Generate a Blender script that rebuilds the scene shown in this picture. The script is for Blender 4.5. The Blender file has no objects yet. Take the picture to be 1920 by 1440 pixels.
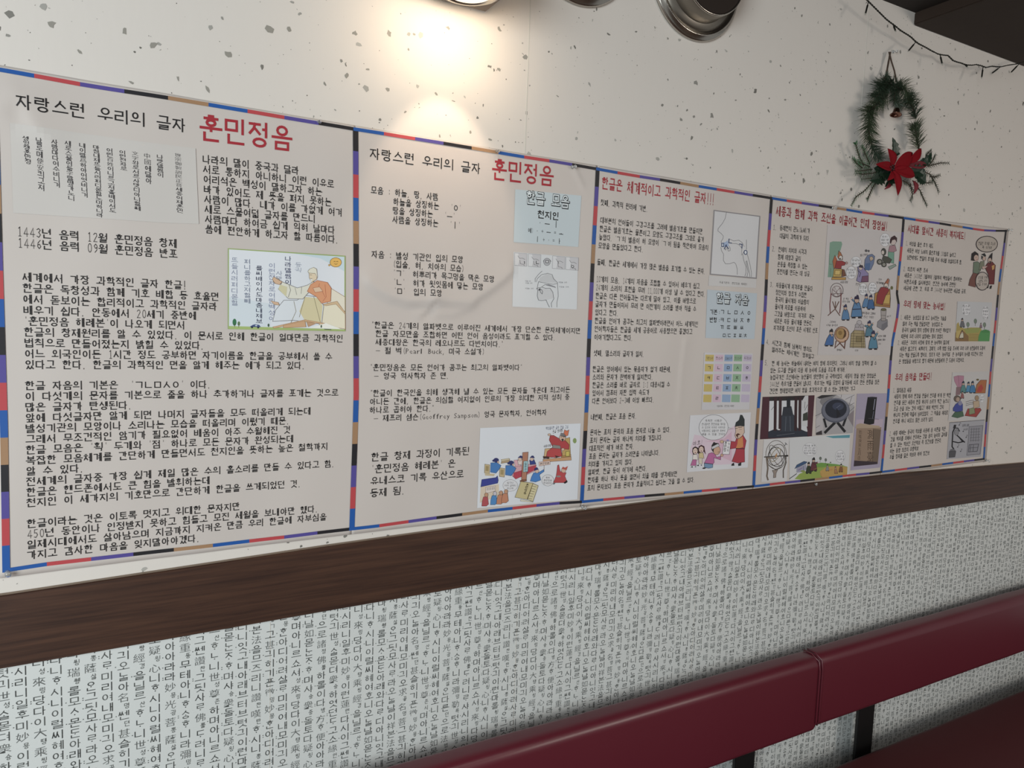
import bpy, bmesh, math, random
import numpy as np
from mathutils import Matrix, Vector
S = bpy.context.scene
COL = S.collection
random.seed(7); RNG = np.random.default_rng(7)

# ------------------------------------------------------------------ camera
CAM = np.array([0.154903, -1.343857, 1.677936])
CR = np.array([0.876252, -0.480602, 0.034693])
CU = np.array([0.012751, 0.095103, 0.995386])
CF = np.array([0.481684, 0.871767, -0.089463])
FPX = 1349.72
cam_d = bpy.data.cameras.new('camera'); cam = bpy.data.objects.new('camera', cam_d); COL.objects.link(cam)
cam_d.sensor_width = 36.0; cam_d.lens = FPX / 1920 * 36.0; cam_d.clip_start = 0.02; cam_d.clip_end = 60
cam.matrix_world = Matrix(((CR[0], CU[0], -CF[0], CAM[0]), (CR[1], CU[1], -CF[1], CAM[1]), (CR[2], CU[2], -CF[2], CAM[2]), (0, 0, 0, 1)))
S.camera = cam

# ------------------------------------------------------------------ light and exposure
S.view_settings.view_transform = 'Standard'; S.view_settings.look = 'None'
S.view_settings.gamma = 1.0; S.view_settings.use_curve_mapping = False
S.view_settings.exposure = 0.0
wd = bpy.data.worlds.new('world'); S.world = wd; wd.use_nodes = True
wd.node_tree.nodes['Background'].inputs[0].default_value = (0.80, 0.81, 0.80, 1)
wd.node_tree.nodes['Background'].inputs[1].default_value = 0.35

def area(name, loc, target, size, power, color, size_y=None):
    d = bpy.data.lights.new(name, 'AREA'); d.energy = power; d.color = color; d.size = size
    if size_y: d.shape = 'RECTANGLE'; d.size_y = size_y
    o = bpy.data.objects.new(name, d); COL.objects.link(o); o.location = loc
    o.rotation_euler = (Vector(target) - Vector(loc)).to_track_quat('-Z', 'Y').to_euler()
    return o
def spot(name, loc, target, power, color, angle, blend, radius):
    d = bpy.data.lights.new(name, 'SPOT'); d.energy = power; d.color = color
    d.spot_size = math.radians(angle); d.spot_blend = blend; d.shadow_soft_size = radius
    o = bpy.data.objects.new(name, d); COL.objects.link(o); o.location = loc
    o.rotation_euler = (Vector(target) - Vector(loc)).to_track_quat('-Z', 'Y').to_euler()
    return o
area('window_daylight', (-1.9, -2.4, 1.7), (0.3, 0, 1.5), 1.6, 97, (0.90, 0.98, 1.0), 1.5)
area('far_fill_light', (3.2, -3.2, 2.0), (3.1, 0, 1.0), 0.7, 24, (1.0, 0.91, 0.82))  # unseen room light, not a window; boosted to brighten the lower right wall
area('ceiling_lamp', (2.2, -2.0, 2.56), (2.2, -1.85, 0), 3.0, 15, (1.0, 0.93, 0.87), 0.16)
spot('downlight_beam', (0.722, -0.165, 2.225), (0.718, 0, 1.90), 2.3, (1.0, 0.76, 0.55), 56, 0.4, 0.012)
spot('downlight_spill', (0.722, -0.16, 2.26), (0.71, 0.06, 2.24), 3.6, (1.0, 0.78, 0.53), 165, 1.0, 0.05)

# ------------------------------------------------------------------ helpers
def at(px, py, d=0.0):
    v = CF + CR * (px - 960) / FPX - CU * (py - 720) / FPX
    return CAM + v * ((-d - CAM[1]) / v[1])
def lin(c):
    if isinstance(c, str): c = tuple(int(c[i:i + 2], 16) for i in (0, 2, 4))
    return tuple((x / 255 / 12.92) if x / 255 <= 0.04045 else ((x / 255 + 0.055) / 1.055) ** 2.4 for x in c)
def tag(o, label=None, cat=None, group=None, kind=None):
    if label: o['label'] = label
    if cat: o['category'] = cat
    if group: o['group'] = group
    if kind: o['kind'] = kind
    return o
def link(name, me, parent=None, loc=None):
    o = bpy.data.objects.new(name, me); COL.objects.link(o)
    if parent is not None:
        o.parent = parent
        o.matrix_parent_inverse = Matrix.Translation(-Vector(parent.location))
    return o
def empty(name, loc, label=None, cat=None, group=None):
    o = bpy.data.objects.new(name, None); COL.objects.link(o); o.location = loc; o.empty_display_size = 0.05
    return tag(o, label, cat, group)
def mat(name, color, rough=0.6, metal=0.0, **kw):
    m = bpy.data.materials.new(name); m.use_nodes = True
    b = m.node_tree.nodes['Principled BSDF']
    b.inputs['Base Color'].default_value = (*lin(color), 1)
    b.inputs['Roughness'].default_value = rough; b.inputs['Metallic'].default_value = metal
    for k, v in kw.items(): b.inputs[k.replace('_', ' ')].default_value = v
    return m
def bump(m, scale, strength, dist=0.001, detail=4, stretch=(1, 1, 1), mixcol=None, fac=0.5):
    nt = m.node_tree; b = nt.nodes['Principled BSDF']
    tc = nt.nodes.new('ShaderNodeTexCoord'); mp = nt.nodes.new('ShaderNodeMapping'); nz = nt.nodes.new('ShaderNodeTexNoise')
    bp = nt.nodes.new('ShaderNodeBump')
    nt.links.new(tc.outputs['Object'], mp.inputs[0]); mp.inputs['Scale'].default_value = stretch
    nt.links.new(mp.outputs[0], nz.inputs['Vector']); nz.inputs['Scale'].default_value = scale; nz.inputs['Detail'].default_value = detail
    nt.links.new(nz.outputs[0], bp.inputs['Height']); bp.inputs['Strength'].default_value = strength; bp.inputs['Distance'].default_value = dist
    nt.links.new(bp.outputs[0], b.inputs['Normal'])
    if mixcol:
        cr = nt.nodes.new('ShaderNodeValToRGB'); cr.color_ramp.elements[0].position = 0.5 - fac / 2; cr.color_ramp.elements[1].position = 0.5 + fac / 2
        cr.color_ramp.elements[0].color = (*lin(mixcol[0]), 1); cr.color_ramp.elements[1].color = (*lin(mixcol[1]), 1)
        nt.links.new(nz.outputs[0], cr.inputs[0]); nt.links.new(cr.outputs[0], b.inputs['Base Color'])
    return m
def mesh_np(name, V, loops, starts, m, cols=None, smooth=False):
    me = bpy.data.meshes.new(name)
    V = np.asarray(V, np.float32); loops = np.asarray(loops, np.int32); starts = np.asarray(starts, np.int32)
    me.vertices.add(len(V)); me.vertices.foreach_set('co', V.ravel())
    me.loops.add(len(loops)); me.loops.foreach_set('vertex_index', loops)
    me.polygons.add(len(starts)); me.polygons.foreach_set('loop_start', starts)
    me.update(calc_edges=True)
    if cols is not None:
        a = me.color_attributes.new('ink', 'FLOAT_COLOR', 'CORNER')
        tot = np.diff(np.append(starts, len(loops)))
        c = np.ones((len(loops), 4), np.float32); c[:, :3] = np.repeat(np.asarray(cols, np.float32), tot, axis=0)
        a.data.foreach_set('color', c.ravel())
    me.materials.append(m)
    if smooth: me.polygons.foreach_set('use_smooth', [True] * len(starts))
    me.validate()
    return me
def bm_obj(name, bm, m, parent=None, smooth=False, bevel=0, seg=2):
    if bevel: bmesh.ops.bevel(bm, geom=list(bm.edges), offset=bevel, segments=seg, affect='EDGES', clamp_overlap=True)
    bmesh.ops.recalc_face_normals(bm, faces=bm.faces)
    me = bpy.data.meshes.new(name); bm.to_mesh(me); bm.free(); me.materials.append(m)
    if smooth: me.polygons.foreach_set('use_smooth', [True] * len(me.polygons))
    return link(name, me, parent)
def box(x0, x1, y0, y1, z0, z1, bm=None):
    bm = bm or bmesh.new()
    vs = [bm.verts.new((x, y, z)) for x in (x0, x1) for y in (y0, y1) for z in (z0, z1)]
    for f in ((0, 1, 3, 2), (4, 6, 7, 5), (0, 4, 5, 1), (2, 3, 7, 6), (0, 2, 6, 4), (1, 5, 7, 3)): bm.faces.new([vs[i] for i in f])
    return bm
def lathe(profile, origin, axis, n=32, bm=None):
    """profile: (radius, height) along axis from origin"""
    bm = bm or bmesh.new(); a = Vector(axis).normalized(); q = a.to_track_quat('Z', 'Y'); o = Vector(origin); rings = []
    for r, h in profile:
        if r < 1e-6: rings.append([bm.verts.new(o + a * h)])
        else: rings.append([bm.verts.new(o + q @ Vector((r * math.cos(2 * math.pi * k / n), r * math.sin(2 * math.pi * k / n), h))) for k in range(n)])
    for A, B in zip(rings, rings[1:]):
        for k in range(n):
            k2 = (k + 1) % n
            if len(A) == 1 and len(B) == 1: break
            if len(A) == 1: bm.faces.new((A[0], B[k2], B[k]))
            elif len(B) == 1: bm.faces.new((A[k], A[k2], B[0]))
            else: bm.faces.new((A[k], A[k2], B[k2], B[k]))
    return bm
def tube(pts, rad, n=8, bm=None, caps=True):
    bm = bm or bmesh.new(); pts = [Vector(p) for p in pts]; rings = []
    up = Vector((0.13, 0.9, 0.2)).normalized()
    for i, p in enumerate(pts):
        t = (pts[min(i + 1, len(pts) - 1)] - pts[max(i - 1, 0)]).normalized()
        a = t.cross(up).normalized(); b = t.cross(a)
        r = rad[i] if isinstance(rad, (list, tuple)) else rad
        rings.append([bm.verts.new(p + (a * math.cos(2 * math.pi * k / n) + b * math.sin(2 * math.pi * k / n)) * r) for k in range(n)])
    for A, B in zip(rings, rings[1:]):
        for k in range(n): bm.faces.new((A[k], A[(k + 1) % n], B[(k + 1) % n], B[k]))
    if caps: bm.faces.new(rings[0][::-1]); bm.faces.new(rings[-1])
    return bm

# ------------------------------------------------------------------ stroke lettering (Hangul built from its letters)
ARC = [(0.5 + 0.5 * math.cos(2 * math.pi * k / 12), 0.5 + 0.5 * math.sin(2 * math.pi * k / 12)) for k in range(13)]
def circ(x0, y0, x1, y1): return [(x0 + (x1 - x0) * a, y0 + (y1 - y0) * b) for a, b in ARC]
JA = {
 'ㄱ': [[(0, 1), (1, 1), (.96, 0)]], 'ㄴ': [[(0, 1), (0, 0), (1, 0)]], 'ㄷ': [[(1, 1), (0, 1), (0, 0), (1, 0)]],
 'ㄹ': [[(0, 1), (1, 1), (1, .52), (0, .52), (0, 0), (1, 0)]], 'ㅁ': [[(0, 0), (0, 1), (1, 1), (1, 0), (0, 0)]],
 'ㅂ': [[(0, 1), (0, 0), (1, 0), (1, 1)], [(0, .52), (1, .52)]], 'ㅅ': [[(.52, 1), (.4, .6), (0, 0)], [(.46, .68), (1, 0)]],
 'ㅇ': [circ(.08, 0, .92, 1)], 'ㅈ': [[(0, 1), (1, 1)], [(.52, 1), (.38, .5), (0, 0)], [(.45, .6), (1, 0)]],
 'ㅊ': [[(.35, 1.05), (.65, 1.05)], [(0, .78), (1, .78)], [(.52, .78), (.38, .4), (0, 0)], [(.45, .48), (1, 0)]],
 'ㅋ': [[(0, 1), (1, 1), (.96, 0)], [(0, .52), (1, .52)]], 'ㅌ': [[(1, 1), (0, 1), (0, 0), (1, 0)], [(0, .52), (1, .52)]],
 'ㅍ': [[(0, 1), (1, 1)], [(0, 0), (1, 0)], [(.3, 1), (.3, 0)], [(.7, 1), (.7, 0)]],
 'ㅎ': [[(.35, 1.08), (.65, 1.08)], [(0, .8), (1, .8)], circ(.16, -.02, .84, .62)],
 'ㅿ': [[(.5, 1), (0, 0), (1, 0), (.5, 1)]]}
def half(a, b):
    return [[(x * .44, y) for x, y in s] for s in JA[a]] + [[(.56 + x * .44, y) for x, y in s] for s in JA[b]]
for k, (a, b) in {'ㄲ': 'ㄱㄱ', 'ㄸ': 'ㄷㄷ', 'ㅃ': 'ㅂㅂ', 'ㅆ': 'ㅅㅅ', 'ㅉ': 'ㅈㅈ', 'ㄳ': 'ㄱㅅ', 'ㄵ': 'ㄴㅈ', 'ㄶ': 'ㄴㅎ', 'ㄺ': 'ㄹㄱ', 'ㄻ': 'ㄹㅁ', 'ㄼ': 'ㄹㅂ', 'ㄽ': 'ㄹㅅ', 'ㄾ': 'ㄹㅌ', 'ㄿ': 'ㄹㅍ', 'ㅀ': 'ㄹㅎ', 'ㅄ': 'ㅂㅅ'}.items(): JA[k] = half(a, b)
LEADS = 'ㄱㄲㄴㄷㄸㄹㅁㅂㅃㅅㅆㅇㅈㅉㅊㅋㅌㅍㅎ'
VOWELS = 'ㅏㅐㅑㅒㅓㅔㅕㅖㅗㅘㅙㅚㅛㅜㅝㅞㅟㅠㅡㅢㅣ'
TAILS = ' ㄱㄲㄳㄴㄵㄶㄷㄹㄺㄻㄼㄽㄾㄿㅀㅁㅂㅄㅅㅆㅇㅈㅊㅋㅌㅍㅎ'
VERT = {'ㅏ': ('r',), 'ㅐ': ('r', 2), 'ㅑ': ('rr',), 'ㅒ': ('rr', 2), 'ㅓ': ('l',), 'ㅔ': ('l', 2), 'ㅕ': ('ll',), 'ㅖ': ('ll', 2), 'ㅣ': ('',)}
def vline(kind, two, x, y0, y1):
    """upright vowel: list of strokes, short arms end as dots"""
    out = []; m = (y0 + y1) / 2 + .02; g = .13 * (y1 - y0)
    ys = [m] if len(kind) == 1 else ([m - g, m + g] if len(kind) == 2 else [])
    if two:
        out += [[(x - .06, y0 + .03), (x - .06, y1 - .02)], [(x + .1, y0), (x + .1, y1)]]
        for y in ys: out.append([(x - .06, y), (x + .1, y)] if kind[0] == 'r' else [(x - .18, y), (x - .06, y)])
    else:
        x2 = x - .04 if 'r' in kind else x + .06
        out.append([(x2, y0), (x2, y1)])
        for y in ys: out.append([(x2, y), (x2 + .13, y)] if kind[0] == 'r' else [(x2 - .13, y), (x2, y)])
    return out
def hline(v, x0, x1, y, s=1.0):
    out = [[(x0, y), (x1, y)]]; c = (x0 + x1) / 2; w = (x1 - x0) * .16
    if v == 'ㅗ': out.append([(c, y), (c, y + .13 * s)])
    if v == 'ㅛ': out += [[(c - w, y), (c - w, y + .13 * s)], [(c + w, y), (c + w, y + .13 * s)]]
    if v == 'ㅜ': out.append([(c, y), (c, y - .13 * s)])
    if v == 'ㅠ': out += [[(c - w, y), (c - w, y - .13 * s)], [(c + w, y), (c + w, y - .13 * s)]]
    return out
def put(j, x0, y0, x1, y1): return [[(x0 + x * (x1 - x0), y0 + y * (y1 - y0)) for x, y in s] for s in JA[j]]
def syll(l, v, t):
    st = []
    if v in VERT:
        k = VERT[v]; two = len(k) > 1; lx = .46 if two else .56
        if t: st += put(l, .06, .54, lx - (.04 if 'l' in k[0] else 0), .94) + vline(k[0], two, .78, .44, 1.0) + put(t, .18, .0, .86, .32)
        else: st += put(l, .06, .22, lx - (.04 if 'l' in k[0] else 0), .86) + vline(k[0], two, .78, .0, 1.0)
    elif v in 'ㅗㅛㅜㅠㅡㆍ':
        if v == 'ㆍ':
            st += put(l, .22, .58 if t else .42, .78, .98 if t else .95) + [[(.5, .44 if t else .2), (.5, .41 if t else .15)]]
            if t: st += put(t, .2, 0, .8, .28)
        elif t:
            up = v in 'ㅗㅛ'
            st += put(l, .22, .68 if up else .62, .78, .98) + hline(v, .04, .96, .46 if up else .5, .75) + put(t, .2, .0, .8, .28)
        else:
            up = v in 'ㅗㅛ'
            st += put(l, .2, .44 if up else .52, .8, .96) + hline(v, .04, .96, .12 if up else (.3 if v != 'ㅡ' else .18), 1.2)
    else:
        h, k = {'ㅘ': 'ㅗㅏ', 'ㅙ': 'ㅗㅐ', 'ㅚ': 'ㅗㅣ', 'ㅝ': 'ㅜㅓ', 'ㅞ': 'ㅜㅔ', 'ㅟ': 'ㅜㅣ', 'ㅢ': 'ㅡㅣ'}[v]
        kk = VERT[k]; two = len(kk) > 1; up = h == 'ㅗ'
        if t: st += put(l, .1, .7 if up else .64, .52, .98) + hline(h, .02, .62, .48 if up else .52, .75) + vline(kk[0], two, .84, .4, 1.0) + put(t, .2, .0, .84, .29)
        else: st += put(l, .1, .5 if up else .52, .52, .94) + hline(h, .02, .62, .2 if up else .3, 1.1) + vline(kk[0], two, .84, .0, 1.0)
    return st
def decomp(c):
    o = ord(c)
    if 0xAC00 <= o < 0xD7A4:
        o -= 0xAC00; return LEADS[o // 588], VOWELS[o % 588 // 28], TAILS[o % 28].strip()
    return None
PUNCT = {'.': [[(.3, .02), (.3, .0)]], ',': [[(.3, .05), (.22, -.08)]], "'": [[(.5, 1), (.5, .82)]], '"': [[(.35, 1), (.35, .82)], [(.6, 1), (.6, .82)]],
 ':': [[(.5, .68), (.5, .66)], [(.5, .2), (.5, .18)]], '-': [[(.1, .45), (.9, .45)]], '!': [[(.45, 1), (.45, .28)], [(.45, .03), (.45, 0)]], '·': [[(.5, .5), (.5, .47)]],
 '(': [[(.8, 1.02), (.55, .75), (.55, .25), (.8, -.02)]], ')': [[(.2, 1.02), (.45, .75), (.45, .25), (.2, -.02)]], '?': [[(.2, .85), (.5, 1), (.8, .8), (.5, .45), (.5, .28)], [(.5, .03), (.5, 0)]],
 '~': [[(.1, .4), (.35, .52), (.65, .38), (.9, .5)]], '+': [[(.15, .5), (.85, .5)], [(.5, .2), (.5, .8)]], '=': [[(.15, .38), (.85, .38)], [(.15, .62), (.85, .62)]], '/': [[(.2, 0), (.8, 1)]],
 '1': [[(.35, .85), (.55, 1), (.55, 0)], [(.35, 0), (.75, 0)]], '2': [[(.2, .8), (.4, .98), (.7, .95), (.78, .7), (.2, 0), (.82, 0)]], '3': [[(.2, .85), (.5, 1), (.78, .8), (.5, .55), (.8, .3), (.5, 0), (.18, .14)]],
 '4': [[(.65, 0), (.65, 1), (.15, .28), (.88, .28)]], '5': [[(.78, 1), (.28, 1), (.24, .58), (.6, .6), (.8, .32), (.5, 0), (.18, .1)]], '6': [[(.7, .95), (.3, .65), (.22, .25), (.5, 0), (.78, .25), (.55, .52), (.25, .38)]],
 '7': [[(.2, 1), (.8, 1), (.45, 0)]], '8': [circ(.26, .52, .74, 1), circ(.2, 0, .8, .52)], '9': [[(.76, .62), (.45, .48), (.22, .75), (.5, 1), (.78, .75), (.7, .3), (.35, .02)]], '0': [circ(.2, 0, .82, 1)]}
# thin Latin letters come from the built-in font, as do the Chinese characters of the wallpaper
FONTG = {}
def font_glyph(c):
    if c in FONTG: return FONTG[c]
    cu = bpy.data.curves.new('g', 'FONT'); cu.body = c; cu.size = 1.0; cu.resolution_u = 1; cu.offset = -0.008 if ord(c) > 0x3000 else -0.012
    o = bpy.data.objects.new('g', cu); me = o.to_mesh()
    V = np.array([v.co[:2] for v in me.vertices]).reshape(-1, 2); Fc = [tuple(p.vertices) for p in me.polygons]
    w = 1.0
    if ord(c) < 0x3000 and len(V): w = V[:, 0].max() + .06
    if ord(c) > 0x3000 and len(V):
        V = V - V.min(0); V = V / max(V.max(), 1e-6)
    FONTG[c] = (V, Fc, w); o.to_mesh_clear(); bpy.data.objects.remove(o); bpy.data.curves.remove(cu)
    return FONTG[c]
def advance(c):
    if c == ' ': return .62
    if decomp(c) or 0x3130 <= ord(c) < 0x3190 or ord(c) >= 0x4e00: return 1.0
    if c in '.,\'"!:·': return .45
    if c in '()/': return .5
    if c in '~-': return .8
    return .58
class Ink:
    """collects flat print as faces (verts in 3D through a mapper), one colour per face"""
    def __init__(s): s.V = []; s.L = []; s.S = []; s.C = []; s.n = 0; s.l = 0
    def face(s, pts, col):
        k = len(pts); s.V.extend(pts); s.L.extend(range(s.n, s.n + k)); s.S.append(s.l); s.C.append(col); s.n += k; s.l += k
    def mesh(s, V, F, col):
        s.V.extend(V)
        for f in F: s.L.extend([s.n + i for i in f]); s.S.append(s.l); s.C.append(col); s.l += len(f)
        s.n += len(V)
    def build(s, name, m, parent, **kw):
        me = mesh_np(name, s.V, s.L, s.S, m, s.C); o = link(name, me, parent); return tag(o, **kw)
from mathutils.geometry import tessellate_polygon
GRID = .009
def _clip(poly, ax, v, keep):
    out = []
    for i in range(len(poly)):
        a, b = poly[i - 1], poly[i]; ia, ib = (a[ax] - v) * keep >= 0, (b[ax] - v) * keep >= 0
        if ia != ib: t = (v - a[ax]) / (b[ax] - a[ax]); out.append(a + (b - a) * t)
        if ib: out.append(b)
    return out
def pieces(pts):
    """cut a flat polygon on the wall plane into small convex bits so that it can follow the waves of the paper"""
    pts = [np.array(p) for p in pts]; xs = [p[0] for p in pts]; zs = [p[2] for p in pts]
    if len(pts) <= 4 and max(xs) - min(xs) < GRID and max(zs) - min(zs) < GRID: return [pts]
    if len(pts) == 3: tris = [(0, 1, 2)]
    else: tris = tessellate_polygon([[Vector((p[0], p[2], 0)) for p in pts]])
    res = []
    for t in tris:
        T = [pts[i] for i in t]; x0, x1 = min(p[0] for p in T), max(p[0] for p in T)
        area = (T[1][0] - T[0][0]) * (T[2][2] - T[0][2]) - (T[2][0] - T[0][0]) * (T[1][2] - T[0][2])
        if abs(area) < 1e-12: continue
        if area < 0: T = T[::-1]
        for gx in range(math.floor(x0 / GRID), math.floor(x1 / GRID) + 1):
            A = _clip(T, 0, gx * GRID, 1)
            if len(A) < 3: continue
            A = _clip(A, 0, (gx + 1) * GRID, -1)
            if len(A) < 3: continue
            z0, z1 = min(p[2] for p in A), max(p[2] for p in A)
            for gz in range(math.floor(z0 / GRID), math.floor(z1 / GRID) + 1):
                B = _clip(A, 2, gz * GRID, 1)
                if len(B) < 3: continue
                B = _clip(B, 2, (gz + 1) * GRID, -1)
                if len(B) >= 3: res.append(B)
    return res
def stroke_quads(pts, t):
    out = []; n = len(pts)
    closed = n > 2 and abs(pts[0][0] - pts[-1][0]) < 1e-6 and abs(pts[0][1] - pts[-1][1]) < 1e-6
    nr = []
    for i in range(n - 1):
        dx, dy = pts[i + 1][0] - pts[i][0], pts[i + 1][1] - pts[i][1]; l = math.hypot(dx, dy) or 1e-9; nr.append((-dy / l, dx / l, dx / l, dy / l))
    L = []; Rr = []
    for i in range(n):
        a = nr[i - 1] if i > 0 else (nr[-1] if closed else nr[0]); b = nr[i] if i < n - 1 else (nr[0] if closed else nr[-1])
        mx, my = a[0] + b[0], a[1] + b[1]; d = mx * b[0] + my * b[1]
        if d < .35: d = .35; 
        mx, my = mx / d, my / d
        x, y = pts[i]
        if not closed and i == 0: x -= b[2] * t * .5; y -= b[3] * t * .5
        if not closed and i == n - 1: x += a[2] * t * .5; y += a[3] * t * .5
        L.append((x + mx * t / 2, y + my * t / 2)); Rr.append((x - mx * t / 2, y - my * t / 2))
    for i in range(n - 1): out.append((Rr[i], Rr[i + 1], L[i + 1], L[i]))
    return out
QC = {}
def glyph_quads(c, t):
    """unit-square glyph as quads (arms of vowels become dots)"""
    k = (c, t)
    if k in QC: return QC[k]
    d = decomp(c) if len(c) == 1 else (c[0], 'ㆍ', c[2:])
    if d: st = syll(*d)
    elif c in JA: st = put(c, .15, .15, .85, .85)
    elif c == 'ㅡ': st = [[(.05, .4), (.95, .4)]]
    elif c == 'ㅣ': st = [[(.5, .0), (.5, .95)]]
    elif c == 'ㅗ' or c == 'ㅏ': st = hline('ㅗ', .05, .95, .3) if c == 'ㅗ' else vline('r', False, .5, 0, .95)
    elif c in PUNCT: st = PUNCT[c]; 
    else: st = []
    q = []
    tt = t * (1.25 if c in '.,!:·' else .66 if c in PUNCT else 1)
    for s in st: q += stroke_quads(s, tt)
    QC[k] = q
    return q
def measure(s): return sum(advance(c) for c in s)
def text_line(ink, s, P0, ux, uy, h, adv, col, t=.1, surf=None, gw=.88):
    """s along ux (unit, wall space) from P0 (centre-left); h glyph height; adv width of one full cell"""
    x = 0.0
    for c in s:
        a = advance(c)
        if c != ' ':
            w = adv * a * (gw if a > .9 else .9)
            if ('A' <= c <= 'z' and c not in PUNCT):
                V, Fc, _w = font_glyph(c)
                if len(V):
                    mx = V[:, 0].min(); ww = max(V[:, 0].max() - mx, .22)
                    pts = [surf(P0 + ux * (x + (v[0] - mx) / ww * w * .82 + w * .05) + uy * ((v[1] / .73 - .5) * h * .92)) for v in V]
                    ink.mesh(pts, Fc, col)
            else:
                for q in glyph_quads(c, t):
                    ink.face([surf(P0 + ux * (x + v[0] * w) + uy * ((v[1] - .5) * h)) for v in q], col)
        x += adv * a
INK_M = bpy.data.materials.new('print_ink'); INK_M.use_nodes = True
_n = INK_M.node_tree; _a = _n.nodes.new('ShaderNodeAttribute'); _a.attribute_name = 'ink'
_b = _n.nodes['Principled BSDF']; _n.links.new(_a.outputs['Color'], _b.inputs['Base Color']); _b.inputs['Roughness'].default_value = .5; _b.inputs['Specular IOR Level'].default_value = .35

# ------------------------------------------------------------------ the room
WALLX0, WALLX1, CEIL = -1.6, 5.2, 2.592
m_upper = bump(mat('hanji_wallpaper', 'dad3cc', .62), 60, .25, .0012, 6, (1, 1, .35))
m_lower = bump(mat('script_wallpaper', 'd3d6d4', .6), 240, .12, .0004)
bm = bmesh.new(); box(WALLX0, WALLX1, 0.0, .12, 0, CEIL + .1, bm)
wall = bm_obj('wall_back', bm, m_upper); tag(wall, kind='structure')
lower = bm_obj('wallpaper_panel', box(WALLX0, WALLX1, -.0006, 0, 0, 1.17), m_lower, wall)
m_floor = bump(mat('floor_wood', '4a3325', .5), 8, .2, .002, 4, (1, 8, 1), ('3c291e', '5a3f2d'), .6)
tag(bm_obj('floor', box(WALLX0, WALLX1, -4.2, 0.12, -.05, 0), m_floor), kind='structure')
m_ceil = bump(mat('ceiling_brown', '1b110b', .8), 30, .2, .002)
tag(bm_obj('ceiling', box(WALLX0, WALLX1, -4.2, 0, CEIL, CEIL + .06), m_ceil), kind='structure')
m_soffit = bump(mat('soffit_brown', '2b1d13', .8), 30, .2, .002)
tag(bm_obj('trim_2', box(2.170, WALLX1, -3.2, 0, 2.557, CEIL), m_soffit, bevel=.003), kind='structure')
# upper wallpaper seams: overlapping strip edges
m_seam = mat('wallpaper_seam', 'cfcbc3', .6)
for x in (-.152, .909, 1.971, 3.03):
    bm = bmesh.new(); box(x - .0012, x + .0012, -.0005, 0, 1.2, CEIL, bm); bm_obj('wallpaper_seam', bm, m_seam, wall)

# walnut rail between the two wallpapers
m_rail = mat('walnut_rail', '3d2418', .42)
nt = m_rail.node_tree; tc = nt.nodes.new('ShaderNodeTexCoord'); mp = nt.nodes.new('ShaderNodeMapping'); mp.inputs['Scale'].default_value = (1.4, 1, 42)
nz = nt.nodes.new('ShaderNodeTexNoise'); nz.inputs['Scale'].default_value = 3.2; nz.inputs['Detail'].default_value = 9; nz.inputs['Roughness'].default_value = .62; nz.inputs['Distortion'].default_value = .35
cr = nt.nodes.new('ShaderNodeValToRGB'); cr.color_ramp.elements[0].position = .34; cr.color_ramp.elements[1].position = .68
cr.color_ramp.elements[0].color = (*lin('34211a'), 1); cr.color_ramp.elements[1].color = (*lin('4f3528'), 1)
nt.links.new(tc.outputs['Object'], mp.inputs[0]); nt.links.new(mp.outputs[0], nz.inputs['Vector']); nt.links.new(nz.outputs[0], cr.inputs[0])
nt.links.new(cr.outputs[0], nt.nodes['Principled BSDF'].inputs['Base Color'])
bp = nt.nodes.new('ShaderNodeBump'); bp.inputs['Strength'].default_value = .15; bp.inputs['Distance'].default_value = .0006; nt.links.new(nz.outputs[0], bp.inputs['Height']); nt.links.new(bp.outputs[0], nt.nodes['Principled BSDF'].inputs['Normal'])
TA = [(at(x, y, .012)) for x, y in ((0, 1118), (1000, 970), (1920, 868))]; TB = [(at(x, y, .012)) for x, y in ((0, 1255), (1180, 1048), (1920, 928))]
bm = bmesh.new(); xs = [WALLX0, 0, .5, 1.0, 1.6, 2.2, 3.0, WALLX1]
def fit(P, x): return np.polyval(np.polyfit([p[0] for p in P], [p[2] for p in P], 2), min(max(x, -.2), 3.3))
prev = None
for x in xs:
    zt, zb = fit(TA, x), fit(TB, x)
    sec = [bm.verts.new((x, y, z)) for y, z in ((0, zt), (-.0105, zt), (-.012, zt - .0015), (-.012, zb + .0015), (-.0105, zb), (0, zb))]
    if prev:
        for k in range(6): bm.faces.new((prev[k], prev[(k + 1) % 6], sec[(k + 1) % 6], sec[k]))
    else: bm.faces.new(sec)
    prev = sec
bm.faces.new(prev[::-1])
rail = bm_obj('trim_1', bm, m_rail); tag(rail, kind='structure')
m_rail_lit = mat('rail_lit_top', '8f7a66', .5)  # paler colour imitates the light caught by the rail's top face
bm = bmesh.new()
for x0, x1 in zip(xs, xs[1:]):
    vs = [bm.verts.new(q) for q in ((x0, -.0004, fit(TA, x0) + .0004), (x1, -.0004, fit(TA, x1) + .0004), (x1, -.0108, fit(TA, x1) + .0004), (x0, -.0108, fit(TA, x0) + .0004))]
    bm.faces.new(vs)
bm_obj('lit_top_strip', bm, m_rail_lit, rail)

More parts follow.
